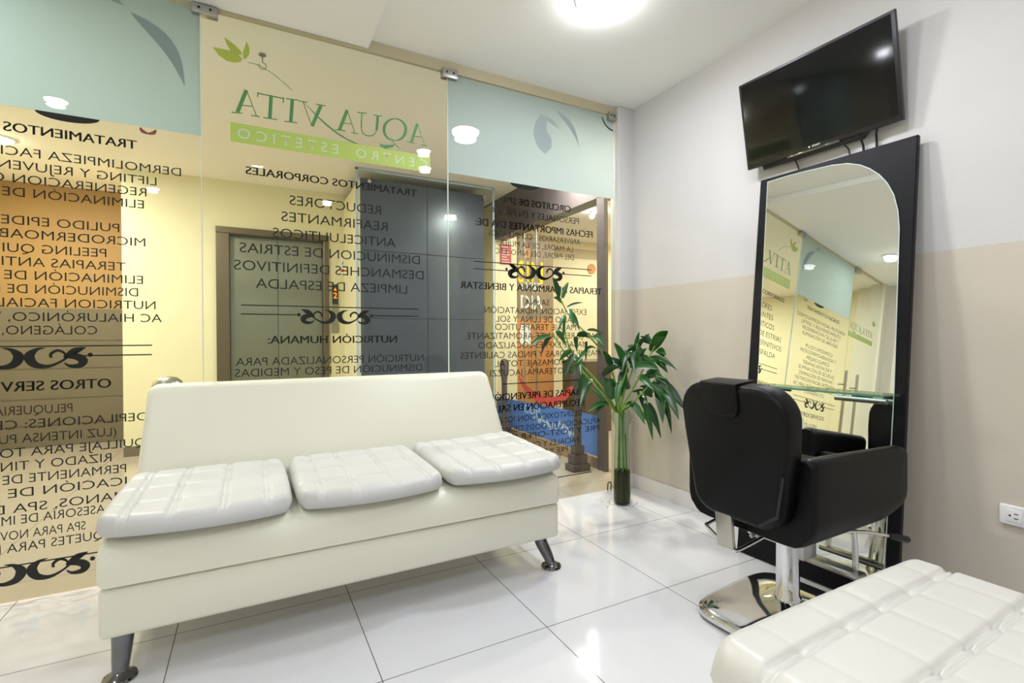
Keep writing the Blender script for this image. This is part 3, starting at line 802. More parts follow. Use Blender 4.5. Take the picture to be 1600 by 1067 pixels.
for i, (xa, xb) in enumerate(((-2.822, -2.276), (-2.256, -1.716), (-1.696, -1.150))):
    wf = [lambda u, v: .012 * v + .010 * (1 - u) * (1 - v), lambda u, v: .012 * v, lambda u, v: .012 * v + .03 * max(0, u - .55) * v + .004][i]
    o = tufted('seat_cushion', xa, xb, -0.850, -0.285, 0.4565, 0.028, 0.024, (.14, .36, .62, .86), (.22, .52, .80), 'x', 'cushion', None, 130, 110, 0.017, wf, 0.030, 0.055)
    tag(o, CL[i], 'cushion', 'tufted cushions on the white sofa')

# ================================================================== TUFTED BENCH IN FRONT
bench = thing('bench', 'white tufted leather bench in the right foreground', 'bench', (-1.2, -2.40, 0))
BX0, BX1, BY0, BY1 = -1.625, -0.822, -2.80, -2.032
b = BM(); box(b, (BX0 + .035, BY0 + .02, .13), (BX1 - .02, BY1 - .035, .355), 0.03, 3)
build('base', b, 'leather', bench, True)
tufted('seat_pad', BX0, BX1, BY0, BY1, 0.345, 0.052, 0.052, (.16, .36, .53, .70, .86), (.255, .46, .665, .862), 'y', 'bench', bench, 170, 170, 0.026, lambda u, v: .003 + .004 * (1 - u) - .004 * max(0, 1 - u * 6) ** 2, 0.046, 0.006, 0.034)
for x in (BX0 + .09, BX1 - .09):
    for y in (BY0 + .09, BY1 - .10):
        b = BM()
        tube(b, smooth_path([(x, y, .14), (x, y, .08), (x, y, .012)], 3), [.03, .027, .024, .021, .019, .018, .018], 16)
        lathe(b, [(0, 0), (.042, 0), (.042, .008), (.02, .02), (0, .02)], (x, y, 0), 24, False)
        build('leg', b, 'chrome', bench, True)

# ================================================================== MIRROR
MN = Vector((-0.99330551, -0.04597392, 0.10597436)); MTN = Vector((-0.04623427, 0.99893062, 0.0)); MV = Vector((0.10586104, 0.00489965, 0.99436886))
MO = Vector((-0.27923713, -1.08201098, 0.004))
mf = lambda a, c, w: MO + MTN * a + MV * c + MN * w
mir = thing('leaning_mirror', 'tall arched mirror on a black board leaning against the right wall', 'mirror', (-0.27, -1.41, 0))
b = BM(); prism(b, [(0, 0.001), (-.672, 0.001), (-.664, 1.872), (0, 1.872)], mf, -.026, 0.0, 0.003, 1)
build('backing_board', b, 'frame', mir)
MPT = [(-.055, .105), (-.628, .105), (-.630, .85), (-.626, 1.13), (-.620, 1.50), (-.612, 1.576), (-.595, 1.645), (-.569, 1.702), (-.539, 1.745), (-.502, 1.782), (-.464, 1.81), (-.412, 1.833), (-.346, 1.845), (-.232, 1.852), (-.14, 1.854), (-.041, 1.852), (-.048, 1.31), (-.055, .95)]
b = BM(); prism(b, MPT, mf, 0.0005, 0.0045)
build('mirror_edge', b, 'edge', mir)
cxm = sum(p[0] for p in MPT) / len(MPT); czm = sum(p[1] for p in MPT) / len(MPT)
b = BM(); b.faces.new([b.verts.new(mf(p[0] + (.0025 if p[0] < -.3 else -.0025), p[1] + (.0025 if p[1] < 1 else -.0025), .0048)) for p in MPT])
bmesh.ops.recalc_face_normals(b, faces=b.faces)
o = build('mirror_glass', b, 'mirror', mir)
shelf = thing('glass_shelf', 'narrow clear glass shelf with green edge fixed across the tall mirror', 'shelf', (-0.24, -1.41, 0.83))
zs = 0.838
xs_ = lambda y: -0.19 + (y + 1.08) * -0.046 - .011
b = BM(); prism(b, [(xs_(-1.055), -1.055), (xs_(-1.735), -1.735), (-.300, -1.735), (-.312, -1.055)], lambda u, v, w: Vector((u, v, w)), zs - .008, zs)
build('shelf_glass', b, 'shelf', shelf)
b = BM(); prism(b, [(-.3005, -1.735), (-.3125, -1.055), (-.3145, -1.055), (-.3025, -1.735)], lambda u, v, w: Vector((u, v, w)), zs - .008, zs)
build('shelf_edge', b, 'shelf_edge', shelf)
for y in (-1.26, -1.60):
    b = BM(); box(b, (xs_(y) - .05, y - .018, zs - .026), (xs_(y), y + .018, zs - .0085), 0.004, 2)
    build('bracket', b, 'blackplastic', shelf, True)
b = BM(); tube(b, [(-.245, -1.53, zs - .030), (-.235, -1.715, zs - .030)], .011, 14)
build('rail', b, 'clamp', shelf, True)

# ================================================================== TELEVISION
tv = thing('television', 'flat black television tilted forward on the wall above the mirror', 'television', (-0.06, -1.34, 1.944))
A0, A1, A2, A3 = Vector((-.146, -.993, 2.368)), Vector((-.127, -1.689, 2.368)), Vector((-.050, -1.687, 1.944)), Vector((-.070, -.991, 1.944))
TU = (A1 - A0).normalized(); TVv = (A0 - A3); TW = ((A1 - A0).length + (A2 - A3).length) / 2; THt = TVv.length; TVv.normalize()
TNn = TU.cross(TVv); TNn = TNn if TNn.x < 0 else -TNn; TNn.normalize()
T0 = A3
tf = lambda u, v, w: T0 + TU * u + TVv * v + TNn * w
b = BM(); prism(b, [(0, 0), (TW, 0), (TW, THt), (0, THt)], tf, -.022, 0.0, 0.003, 2)
build('bezel', b, 'blackplastic', tv, True)
b = BM(); prism(b, [(.014, .020), (TW - .014, .020), (TW - .014, THt - .012), (.014, THt - .012)], tf, 0.0002, 0.0008)
build('screen', b, 'screen', tv)
b = BM(); prism(b, [(.07, -.020), (TW - .16, -.020), (TW - .08, .05), (TW - .08, .32), (.06, .32), (.06, .02)], tf, -.046, -.0225, 0.008, 2)
build('rear_housing', b, 'blackplastic', tv, True)
b = BM(); prism(b, [(.215, -.007), (.455, -.007), (.455, .004), (.215, .004)], tf, -.006, 0.004, 0.002, 2)
build('trim_strip', b, 'dark_chrome', tv, True)
lettering('logo', 'SONY', lambda u, v: tf(u, v, .0012), .335, .372, .0095, .0085, 'h', 'white_vinyl', tv)
b = BM(); lathe(b, [(0, 0), (.0035, 0), (.0035, .001), (0, .001)], (0, 0, 0), 12)
bmesh.ops.transform(b, verts=b.verts, matrix=Matrix.Translation(tf(.322, .0135, .0005)))
bmesh.ops.rotate(b, verts=b.verts, cent=tf(.322, .0135, .0005), matrix=Matrix.Rotation(-pi / 2, 3, 'Y'))
build('indicator', b, 'white_vinyl', tv, True)
b = BM(); box(b, (-.055, -1.47, 1.99), (-.001, -1.23, 2.30), 0.004, 2)
build('wall_bracket', b, 'blackplastic', tv, True)
def cable(pts, label, r=.0035):
    b = BM(); tube(b, smooth_path(pts, 6), r, 8)
    o = build('cable', b, 'blackplastic', None, 'all'); tag(o, label, 'cable', 'black cables under the television'); return o
cable([(-.030, -1.215, 1.955), (-.024, -1.220, 1.93), (-.010, -1.228, 1.89), (-.008, -1.230, 1.80)], 'single black cable dropping behind the mirror under the television logo')
cable([(-.034, -1.435, 1.955), (-.026, -1.45, 1.925), (-.012, -1.462, 1.895), (-.008, -1.465, 1.80)], 'slanting black cable under the middle of the television')
cable([(-.034, -1.515, 1.955), (-.026, -1.518, 1.925), (-.012, -1.520, 1.89), (-.008, -1.52, 1.80)], 'thick straight black cable under the television', .005)
cable([(-.034, -1.585, 1.962), (-.028, -1.578, 1.93), (-.012, -1.572, 1.90), (-.008, -1.57, 1.80)], 'looped black cable nearest the right edge of the mirror', .005)

# ================================================================== WALL SOCKET
so = thing('wall_socket', 'white double wall socket low on the beige part of the right wall', 'socket', (-0.001, -2.03, 0.42))
b = BM(); box(b, (-.014, -2.096, .386), (-.0005, -1.968, .458), 0.006, 3)
build('cover_plate', b, 'outlet', so, True)
for yy in (-2.008, -2.056):
    b = BM(); box(b, (-.0165, yy - .022, .400), (-.0135, yy + .022, .444), 0.0015, 2)
    o = build('socket_face', b, 'outlet', so, True)
    b = BM()
    for z_ in (.414, .430):
        box(b, (-.0172, yy - .012, z_ - .0015), (-.0163, yy - .001, z_ + .0015))
    lathe_c = BM(); lathe(lathe_c, [(0, 0), (.0035, 0), (.0035, .0008), (0, .0008)], (0, 0, 0), 10)
    bmesh.ops.rotate(lathe_c, verts=lathe_c.verts, matrix=Matrix.Rotation(-pi / 2, 3, 'Y'))
    bmesh.ops.translate(lathe_c, verts=lathe_c.verts, vec=(-.0164, yy + .010, .422)); merge(b, lathe_c)
    build('slots', b, 'slot', o)

# ================================================================== SALON CHAIR
chair = thing('salon_chair', 'black leather hydraulic salon chair with chrome base facing the mirror', 'chair', (-0.612, -1.56, 0))
def cpart(name, bm, mat, smooth=True, parent=None):
    o = build(name, bm, mat, parent or chair, smooth, offset=False); return o
# chrome base plate: shallow dome with rounded corners
b = BM()
N, MR = 64, 14
rings = []
def sq(a, k):
    c, s = cos(a), sin(a)
    e = 2 / 5.0
    return (k * .272 * math.copysign(abs(c) ** e, c), k * .232 * math.copysign(abs(s) ** e, s))
prev = None
lev = [(1.0, .012), (1.0, .030), (.985, .036)] + [(1 - i / MR, .036 + .040 * (1 - (1 - i / MR) ** 2)) for i in range(1, MR)]
for k, z in lev:
    rings.append([b.verts.new((*sq(2 * pi * i / N, k), z)) for i in range(N)])
for r0, r1 in zip(rings, rings[1:]):
    for i in range(N): b.faces.new((r0[i], r0[(i + 1) % N], r1[(i + 1) % N], r1[i]))
b.faces.new(rings[-1]); b.faces.new(rings[0][::-1])
bmesh.ops.rotate(b, verts=b.verts, matrix=Matrix.Rotation(radians(5), 3, 'Z'))
bmesh.ops.translate(b, verts=b.verts, vec=(-.020, .0, 0))
cpart('base_plate', b, 'chrome')
for sx in (-1, 1):
    for sy in (-1, 1):
        b = BM(); lathe(b, [(0, 0), (.022, 0), (.022, .0125), (0, .0125)], (sx * .205, sy * .175, 0), 16, False)
        cpart('rubber_foot', b, 'blackplastic')
b = BM(); lathe(b, [(.046, .06), (.046, .085), (.040, .095), (.040, .30), (.042, .305), (.042, .325), (0, .325)], (0, 0, 0), 32, False)
cpart('pump_column', b, 'chrome')
b = BM(); box(b, (-.09, -.07, .345), (.10, .07, .405), 0.006, 2); box(b, (-.03, -.03, .32), (.03, .03, .35), 0.003, 1)
cpart('seat_mount', b, 'blackplastic')
b = BM(); box(b, (-.045, -.088, .255), (.035, -.066, .375), 0.005, 2)
cpart('side_bracket', b, 'clamp')
b = BM(); box(b, (-.135, .030, .315), (-.115, .062, .380), 0.004, 2); tube(b, [(-.15, .046, .322), (-.05, .046, .322)], .008, 10)
cpart('hinge', b, 'clamp')
b = BM(); tube(b, [(.02, -.10, .36), (.20, -.17, .345), (.29, -.205, .325)], .006, 10)
lv = cpart('pump_lever', b, 'chrome')
b = BM(); tube(b, [(.285, -.203, .3265), (.30, -.209, .323), (.355, -.231, .308), (.362, -.234, .306)], [.009, .013, .013, .008], 12)
cpart('lever_grip', b, 'blackplastic', True, lv)
# U shaped seat shell with both arms
b = BM()
def rc(cx, cz, r, a0, a1, n=6): return [(cx + r * cos(radians(a0 + (a1 - a0) * i / n)), cz + r * sin(radians(a0 + (a1 - a0) * i / n))) for i in range(n + 1)]
prof = rc(.150, .472, .100, -90, 0)[0:] + rc(.222, .648, .028, 0, 90) + rc(.213, .648, .028, 90, 180) + rc(.125, .528, .06, 0, -90)[0:]
prof = prof + [(-y_, z_) for y_, z_ in reversed(prof)]
def shell_fn(u, v, w):
    # arms slope down a little towards the front, the front lower corner is cut round
    t = (w + .255) / .565
    z = v - .016 * t * (v > .55)
    if v < .55:
        z += .006 * t + .03 * max(0, (t - .78) / .26) ** 2
    return Vector((w, u, z))
t_ = bmesh.new()
sec = [-.255, -.250, -.241, -.225, -.15, -.08, .04, .14, .20, .26, .305, .320, .328, .332]
rows = []
for w in sec:
    e = max(0, (-.225 - w) / .03, (w - .305) / .027)
    sh = 1 - .0 * e
    row = []
    cy_m = 0
    for (u, v) in prof:
        # gentle rounding of the end faces: pull the outline towards its mid line
        au = .218 if abs(u) > .17 else abs(u)
        mu = math.copysign(au, u); mv = v if v > .5 else v
        if abs(u) <= .17 and v < .5: mv = .435
        row.append(t_.verts.new(shell_fn(u + (mu - u) * .30 * e ** 2, v + (-.010 * e ** 2 if v > .64 else .010 * e ** 2 if v < .42 else 0), w)))
    rows.append(row)
n = len(prof)
for r0, r1 in zip(rows, rows[1:]):
    for i in range(n): t_.faces.new((r0[i], r0[(i + 1) % n], r1[(i + 1) % n], r1[i]))
t_.faces.new(rows[0]); t_.faces.new(rows[-1][::-1])
merge(b, t_)
cpart('arm_shell', b, 'black')
b = BM(); box(b, (-.19, -.183, .482), (.30, .183, .565), 0.03, 4)
cpart('seat', b, 'black')
# backrest: rounded, tapering panel leaning back
b = BM()
half = lambda z: .0
BP = []
outl = [(-.09, .0), (.09, .0)] + [(.09 + .088 * sin(radians(a)), .075 - .075 * cos(radians(a))) for a in (20, 45, 70, 90)] + [(.194, .20), (.206, .30)] + [(.104 + .106 * cos(radians(a)), .372 + .104 * sin(radians(a))) for a in (0, 15, 30, 45, 60, 75, 90)]
outl = outl + [(-u, v) for u, v in reversed(outl[2:])]
def bk(u, v, w):
    # v up from the panel's lower edge, w through the panel (0 = rear face), slight curve
    c = .030 * (u / .24) ** 2
    return Vector((-.322 - .050 * (v / .48) + w + c * .6, u - .010, .425 + v * .995 + w * .10))
prism(b, [(u, v) for u, v in outl], bk, 0.0, 0.095, 0.022, 4)
br = cpart('backrest', b, 'black')
# headrest tab set in the top of the panel
b = BM()
hp = [(.100, .4835), (.100, .45), (.096, .42), (.082, .392), (.058, .378), (.02, .368), (-.034, .368), (-.048, .382), (-.052, .41), (-.052, .4835)]
hp = hp[::-1]
prism(b, hp, bk, -.006, 0.101, 0.010, 3)
cpart('headrest', b, 'black', True, br)
b = BM()
prism(b, [(-.10, .012), (-.165, .06), (-.192, .20), (-.186, .20), (-.158, .068), (-.098, .020)], bk, -.0015, 0.004)
cpart('seam', b, 'blackplastic', False, br)
b = BM(); prism(b, [(.012, -.115), (.080, -.115), (.080, .045), (.012, .045)], bk, .004, 0.022, 0.004, 2)
cpart('back_bracket', b, 'steel')
b = BM()
tube(b, smooth_path([(-.20, .165, .352), (-.235, .165, .345), (-.255, .155, .340), (-.300, .03, .318), (-.300, .01, .316), (-.285, -.005, .316), (-.15, -.015, .345), (-.11, -.015, .36)], 5), .0065, 10)
cpart('recline_bar', b, 'chrome')
# footrest in front of the chair
for s in (-1, 1):
    b = BM(); tube(b, smooth_path([(.10, s * .10, .39), (.20, s * .10, .37), (.245, s * .10, .33), (.262, s * .10, .24), (.268, s * .10, .16)], 6), .011, 12)
    fr = cpart('footrest_tube', b, 'chrome')
b = BM(); box(b, (.22, -.13, .135), (.29, .13, .158), 0.008, 2)
cpart('footplate', b, 'clamp')

# ================================================================== PLANT IN A VASE
VX, VY = -0.313, -0.268
vase = thing('glass_vase', 'tall clear glass vase with bulging neck and dark green water in the corner', 'vase', (VX, VY, 0))
b = BM()
vp = [(0, .0), (.050, .0), (.056, .006), (.055, .05), (.052, .22), (.047, .40), (.042, .475), (.046, .50), (.060, .525), (.067, .552), (.061, .580), (.046, .604), (.044, .614), (.048, .624),
      (.045, .624), (.041, .614), (.043, .604), (.058, .579), (.064, .552), (.057, .526), (.043, .502), (.039, .475), (.044, .40), (.049, .22), (.052, .05), (.050, .012), (0, .010)]
lathe(b, vp, (VX, VY, 0), 40, False)
build('vase_body', b, 'vase', vase, 'all')
b = BM(); lathe(b, [(0, .012), (.0495, .012), (.0515, .05), (.0495, .215), (0, .215)], (VX, VY, 0), 40, False)
o = build('water', b, 'water', vase, True); o['label'] = 'dark green water in the lower third of the vase'
plant = thing('lucky_bamboo', 'leafy green lucky bamboo growing out of the glass vase in the corner', 'plant', (VX, VY, 0.02))
for i in range(5):
    a = i * 1.2566 + .4
    r0, r1 = .036 - .012 * (i % 2), .022 - .008 * (i % 2)
    p0 = Vector((VX + r0 * cos(a), VY + r0 * sin(a), .022)); p1 = Vector((VX + r1 * cos(a + .5), VY + r1 * sin(a + .5), .60 if i < 4 else .45))
    b = BM()
    P, W = [], []
    nn = 26
    for k in range(nn + 1):
        t = k / nn
        P.append(p0.lerp(p1, t)); W.append(.0050 + (.0016 if k % 6 == 0 else 0))
    tube(b, P, W, 10)
    build('cane', b, 'cane', plant, 'all')
for S in STEMS:
    P = smooth_path(S, 6)
    st0 = Vector((VX + random.uniform(-.02, .02), VY + random.uniform(-.02, .02), .575))
    P = [st0] + P
    n = len(P)
    b = BM(); tube(b, P, [.0075 - .0045 * i / (n - 1) + (.0012 if i % 5 == 0 else 0) for i in range(n)], 10)
    build('stem', b, 'stem', plant, 'all')
def leaf(p0, p1, w, mat):
    a, c = Vector(p0), Vector(p1)
    c = a + (c - a) * 1.10
    d = c - a; L = d.length
    side = d.cross(Vector((random.uniform(-.5, .5), random.uniform(-.5, .5), 1.0)))
    view = (Vector((-2.4, -2.7, 1.06)) - a).normalized()
    side2 = d.cross(view)
    side = (side.normalized() * .35 + side2.normalized() * (1 if side.dot(side2) > 0 else -1)).normalized()
    upv = side.cross(d).normalized()
    arch = L * random.uniform(.06, .16)
    b = BM()
    n = 9; rows = []
    for i in range(n + 1):
        t = i / n
        m = a + d * t + Vector((0, 0, 1)) * arch * sin(pi * t)
        hw = w * .0180 * (sin(pi * min(1, t * .93 + .07) ** .72) ** .85 if t < 1 else 0) + .0006
        rows.append([b.verts.new(m - side * hw + upv * hw * .35), b.verts.new(m), b.verts.new(m + side * hw + upv * hw * .35)])
    for r0, r1 in zip(rows, rows[1:]):
        for k in range(2): b.faces.new((r0[k], r0[k + 1], r1[k + 1], r1[k]))
    build('leaf', b, mat, plant, 'all')
def keep(p):
    return Vector((min(p.x, -.03), min(p.y, -.05), p.z))
for k, (p0, p1, w) in enumerate(LEAVES):
    leaf(p0, p1, w, 'dark_leaf' if k % 3 == 0 else 'leaf')
for k, (p0, p1, w) in enumerate(LEAVES):
    # a second, slightly turned leaf from most nodes of the bushy right side
    if p0[0] < -.42 or p1[2] > 1.12 or k % 5 == 4: continue
    a, c = Vector(p0), Vector(p1)
    j = Vector((random.uniform(-.05, .05), random.uniform(-.09, .05), random.uniform(-.05, .04)))
    leaf(a + Vector((random.uniform(-.012, .012), random.uniform(-.012, .012), random.uniform(-.02, .02))), keep(c + j), w * random.uniform(.7, 1.0), 'dark_leaf' if k % 2 else 'leaf')
b = BM()
for k in range(34):
    a = random.uniform(0, 2 * pi); r = random.uniform(.062, .13) if k % 3 else random.uniform(.06, .08)
    x, y = VX + r * cos(a), VY + r * sin(a)
    s = random.uniform(.0015, .004)
    box(b, (x - s, y - s * .6, 0.0), (x + s, y + s * .6, .0025))
o = build('plant_crumbs', b, 'debris'); tag(o, 'dry plant crumbs scattered on the floor around the vase', 'debris', None, 'stuff')

# ================================================================== CORRIDOR BEYOND THE GLASS
YW = 2.87
b = BM()
box(b, (-3.42, YW, 0), (-2.69, YW + .3, OCEIL)); box(b, (-2.69, YW, 2.16), (-1.655, YW + .3, OCEIL)); box(b, (-1.655, YW, 0), (0.06, YW + .3, OCEIL)); box(b, (-3.42, YW + .3, 0), (-3.30, 3.85, OCEIL))
struct('wall_corridor', b, 'yellow')
struct('wall_orange', box(BM(), (-4.75, 3.85, 0), (-3.30, 3.95, OCEIL)), 'orange')
b = BM(); box(b, (-4.75, 3.79, 0), (-3.43, 3.85, 1.38), 0.004, 1)
for z in (.22, .48, .78, 1.06): box(b, (-4.75, 3.782, z), (-3.43, 3.79, z + .012))
struct('trim_3', b, 'counter')
struct('baseboard_corridor', box(BM(), (-3.42, YW - .012, 0), (-2.70, YW, .09)), 'counter')
struct('wall_corridor_left', box(BM(), (-4.85, 0.12, 0), (-4.75, 3.85, OCEIL)), 'yellow')
el = thing('elevator', 'stainless steel elevator with closed doors set in the yellow corridor wall', 'elevator', (-2.17, YW, 0))
for xa, xb in ((-2.69, -2.577), (-1.707, -1.655)):
    b = BM(); box(b, (xa, YW - .03, 0), (xb, YW + .14, 2.0995), 0.004, 1); build('door_frame', b, 'elev_frame', el)
b = BM(); box(b, (-2.692, YW - .03, 2.10), (-1.653, YW + .14, 2.16), 0.004, 1); build('frame_header', b, 'elev_frame', el)
for xa, xb in ((-2.575, -2.143), (-2.141, -1.709)):
    b = BM(); box(b, (xa, YW + .09, 0.01), (xb, YW + .13, 2.098), 0.003, 1); build('door', b, 'elev', el)
cp = thing('call_panel', 'slim elevator call panel with a glowing orange floor display', 'panel', (-1.592, YW, 1.125))
b = BM(); box(b, (-1.627, YW - .018, 1.125), (-1.558, YW - .0005, 1.647), 0.004, 2); build('plate', b, 'elev', cp)
b = BM(); box(b, (-1.622, YW - .020, 1.43), (-1.563, YW - .0175, 1.64), 0.001, 1); o = build('display', b, 'blackplastic', cp)
ff = lambda u, v: Vector((u, YW - .0205, v))
lettering('digit', '2', ff, -1.612, -1.573, 1.495, .062, 'h', 'digits', o)
b = BM(); prism(b, [(-1.608, 1.578), (-1.577, 1.578), (-1.5925, 1.612)], lambda u, v, w: Vector((u, YW - .0205 + w, v)), 0, .0005); build('up_arrow', b, 'digits', o)
b = BM(); lathe(b, [(0, 0), (.011, 0), (.011, .004), (0, .004)], (0, 0, 0), 16, False)
bmesh.ops.rotate(b, verts=b.verts, matrix=Matrix.Rotation(pi / 2, 3, 'X')); bmesh.ops.translate(b, verts=b.verts, vec=(-1.592, YW - .018, 1.265)); build('call_button', b, 'clamp', cp, True)
nt = thing('wall_notice', 'small white notice on the yellow wall above the elevator call panel', 'sign', (-1.487, YW, 1.77))
b = BM(); box(b, (-1.546, YW - .004, 1.768), (-1.427, YW - .0005, 1.941)); build('sheet', b, 'paper', nt)
b = BM(); prism(b, [(-1.44 + .014 * cos(a * pi / 8), 1.85 + .014 * sin(a * pi / 8)) for a in range(16)], lambda u, v, w: Vector((u, YW - .0048 + w, v)), 0, .0006); build('orange_dot', b, 'banner_orange', nt)
b = BM(); strip(b, [(-1.50, 1.90), (-1.515, 1.865), (-1.49, 1.868), (-1.508, 1.83)], [.006, .010, .010, .003], lambda u, v, w: Vector((u, YW - .0048 + w, v))); build('bolt_symbol', b, 'slot', nt)
b = BM(); box(b, (-1.535, YW - .0046, 1.785), (-1.44, YW - .004, 1.815)); build('red_band', b, 'red', nt)
# dark stone wall with an acrylic sheet on stand-offs
b = BM()
xs = (-1.50, -0.86, -0.245); zs_ = (0, .62, 1.25, 1.88, 2.545)
for xa, xb in zip(xs, xs[1:]):
    for za, zb in zip(zs_, zs_[1:]):
        box(b, (xa + .002, 1.95, za + .002), (xb - .002, 1.97, zb - .002), 0.002, 1)
struct('wall_stone', b, 'granite')
struct('wall_stone_core', box(BM(), (-1.497, 1.969, 0), (-0.247, 2.87, 2.543)), 'yellow')
ac = thing('acrylic_sheet', 'clear acrylic sheet on steel stand-offs in front of the dark stone wall', 'panel', (-0.85, 1.89, 0))
b = BM(); box(b, (-1.545, 1.885, 0.05), (-0.165, 1.895, 2.610)); build('sheet', b, 'acrylic', ac)
for lo, hi in (((-1.553, 1.884, .05), (-1.530, 1.896, 2.612)), ((-0.180, 1.884, .05), (-0.158, 1.896, 2.612)), ((-1.553, 1.884, 2.590), (-0.158, 1.896, 2.612))):
    b = BM(); box(b, lo, hi, 0.003, 1); build('polished_edge', b, 'acrylic_edge', ac)
for x, z in ((-1.43, 2.50), (-0.275, 2.50), (-1.43, .3), (-0.275, .3)):
    b = BM(); tube(b, [(x, 1.880, z), (x, 1.9485, z)], .016, 14); build('standoff', b, 'chrome', ac, True)
# shop across the corridor
struct('trim_4', box(BM(), (0.06, .37, 2.18), (0.20, 2.40, OCEIL)), 'bulkhead')
struct('trim_5', box(BM(), (0.062, .37, 0), (0.10, .47, 2.18), 0.003, 1), 'bulkhead')
struct('wall_shop_pillar', box(BM(), (0.06, 2.32, 0), (0.34, 2.87, 2.60), 0.004, 1), 'shop_wall')
struct('wall_shop_back', box(BM(), (0.06, 3.6, 0), (4.2, 3.7, 2.6)), 'shop_wall')
struct('wall_shop_side', box(BM(), (4.1, -0.1, 0), (4.2, 3.6, 2.6)), 'shop_wall')
struct('wall_shop_front', box(BM(), (0.05, 0.05, 0), (4.2, 0.15, 2.6)), 'shop_wall')
struct('ceiling_shop', box(BM(), (0.20, 0.15, 2.55), (4.2, 3.6, 2.60)), 'out_ceiling')
w4 = struct('window_4', box(BM(), (0.075, .472, 0.09), (0.083, 2.318, 2.178)), 'acrylic')
struct('trim_6', box(BM(), (0.066, .472, 0), (0.096, 2.318, .09)), 'banner')
fs_ = lambda u, v, w=0.0: Vector((0.0735 - w, u, v))
b = BM(); prism(b, [(.472, .10), (2.318, .10), (2.318, .395), (.472, .43)], fs_, 0, .001); build('blue_film', b, 'blue', w4)
P, W = spline2([(1.80, .665), (1.70, .58), (1.52, .50), (1.33, .47), (1.14, .475), (.99, .52), (.88, .59), (.80, .655)], [.02, .06, .075, .08, .08, .075, .06, .02], 6)
b = BM(); strip(b, P, W, lambda u, v, w=0.0: Vector((0.0725 - w, u, v))); build('red_smile', b, 'red', w4)
lettering('lettering', 'CUP', lambda u, v: Vector((0.0715, u, v)), 1.70, 1.38,   .30, .085, 'h', 'pale_blue', w4, slant=-.25)
b = BM()
for k, (ya, yb, za) in enumerate(((1.50, 1.28, .25), (1.30, 1.08, .22), (1.06, .92, .25), (.94, .80, .21))):
    strip(b, [(ya, za), (ya * .75 + yb * .25, za + .05), (ya * .5 + yb * .5, za), (ya * .25 + yb * .75, za + .04), (yb, za)], [.02, .04, .05, .04, .02], lambda u, v, w=0.0: Vector((0.0715 - w, u, v)))
build('white_strokes', b, 'pale_blue', w4)
def bollard(x, y, label):
    t = thing('bollard', label, 'bollard', (x, y, 0), 'dark bollards in front of the shop window')
    b = BM(); box(b, (x - .085, y - .06, 0), (x + .085, y + .06, .055), 0.004, 1); box(b, (x - .065, y - .045, .055), (x + .065, y + .045, .13), 0.004, 1); box(b, (x - .045, y - .034, .13), (x + .045, y + .034, .20), 0.004, 1)
    build('foot', b, 'bulkhead', t)
    b = BM(); tube(b, [(x, y, .2), (x, y, .60), (x, y, .66), (x, y, .72), (x, y, .79), (x, y, .83), (x, y, .845)], [.03, .03, .036, .05, .05, .036, .01], 20)
    build('post', b, 'bulkhead', t, True)
bollard(-.087, .53, 'dark bollard on a stepped foot nearest the glass behind the plant')
bollard(-.02, 1.95, 'dark bollard on a stepped foot farther along the shop window')
b = BM(); box(b, (0.85, 1.7, 0), (2.6, 2.15, .80), 0.01, 2); o = build('shop_counter', b, 'dark_counter'); tag(o, 'dark brown counter inside the shop behind the blue film', 'counter')
nd = thing('red_notice', 'red notice with white lines on the cream shop pillar', 'sign', (0.19, 2.32, 1.9))
b = BM(); box(b, (0.125, 2.312, 1.905), (0.262, 2.3195, 2.135)); build('sheet', b, 'notice', nd)
b = BM()
for k in range(7): box(b, (0.140, 2.311, 1.925 + k * .029), (0.247 - .02 * (k % 3), 2.3119, 1.933 + k * .029))
build('white_lines', b, 'paper', nd)
bn = thing('roll_up_banner', 'tall brown and orange banner with yellow and white words inside the shop', 'banner', (0.70, 2.62, 0))
b = BM(); box(b, (0.44, 2.60, .05), (1.02, 2.612, 2.30)); build('sheet', b, 'banner', bn)
b = BM(); box(b, (0.44, 2.594, .05), (1.02, 2.599, 1.30)); build('orange_field', b, 'banner_orange', bn)
fb = lambda u, v: Vector((u, 2.593, v))
lettering('lettering', 'SIN', fb, .50, .86, 1.74, .27, 'h', 'yellow_print', bn)
lettering('lettering', 'STRES', fb, .54, .84, 1.66, .09, 'h', 'paper', bn)
lettering('lettering', 'DIA', fb, .54, .86, 1.42, .17, 'h', 'paper', bn)
b = BM(); box(b, (.53, 2.592, .98), (.68, 2.5935, 1.22)); build('white_panel', b, 'paper', bn)
b = BM(); box(b, (.60, 2.592, 2.05), (.68, 2.5995, 2.17)); build('orange_patch', b, 'banner_orange', bn)
b = BM(); box(b, (.44, 2.56, 0), (1.02, 2.66, .05), 0.006, 2); build('base', b, 'clamp', bn, True)
for k, x in enumerate((.54, .71)):
    b = BM(); tube(b, [(x, 2.50, 0), (x, 2.50, 2.549)], .010, 14); o = build('display_pole', b, 'clamp', None, True)
    tag(o, ('steel pole left of two in front of the shop banner', 'steel pole right of two in front of the shop banner')[k], 'pole', 'steel poles in the shop')
sg = thing('shop_sign', 'blurred grey sign band high on the cream back wall of the shop', 'sign', (2.15, 3.6, 2.3))
b = BM(); box(b, (1.70, 3.585, 2.30), (2.60, 3.599, 2.44)); build('band', b, 'pale_print', sg)
b = BM(); prism(b, [(2.38 + .08 * cos(a * pi / 10), 2.147 + .08 * sin(a * pi / 10)) for a in range(20)], lambda u, v, w: Vector((u, 3.599 - w, v)), 0, .012)
o = build('round_emblem', b, 'banner_orange'); tag(o, 'round orange emblem on the cream back wall of the shop', 'sign')
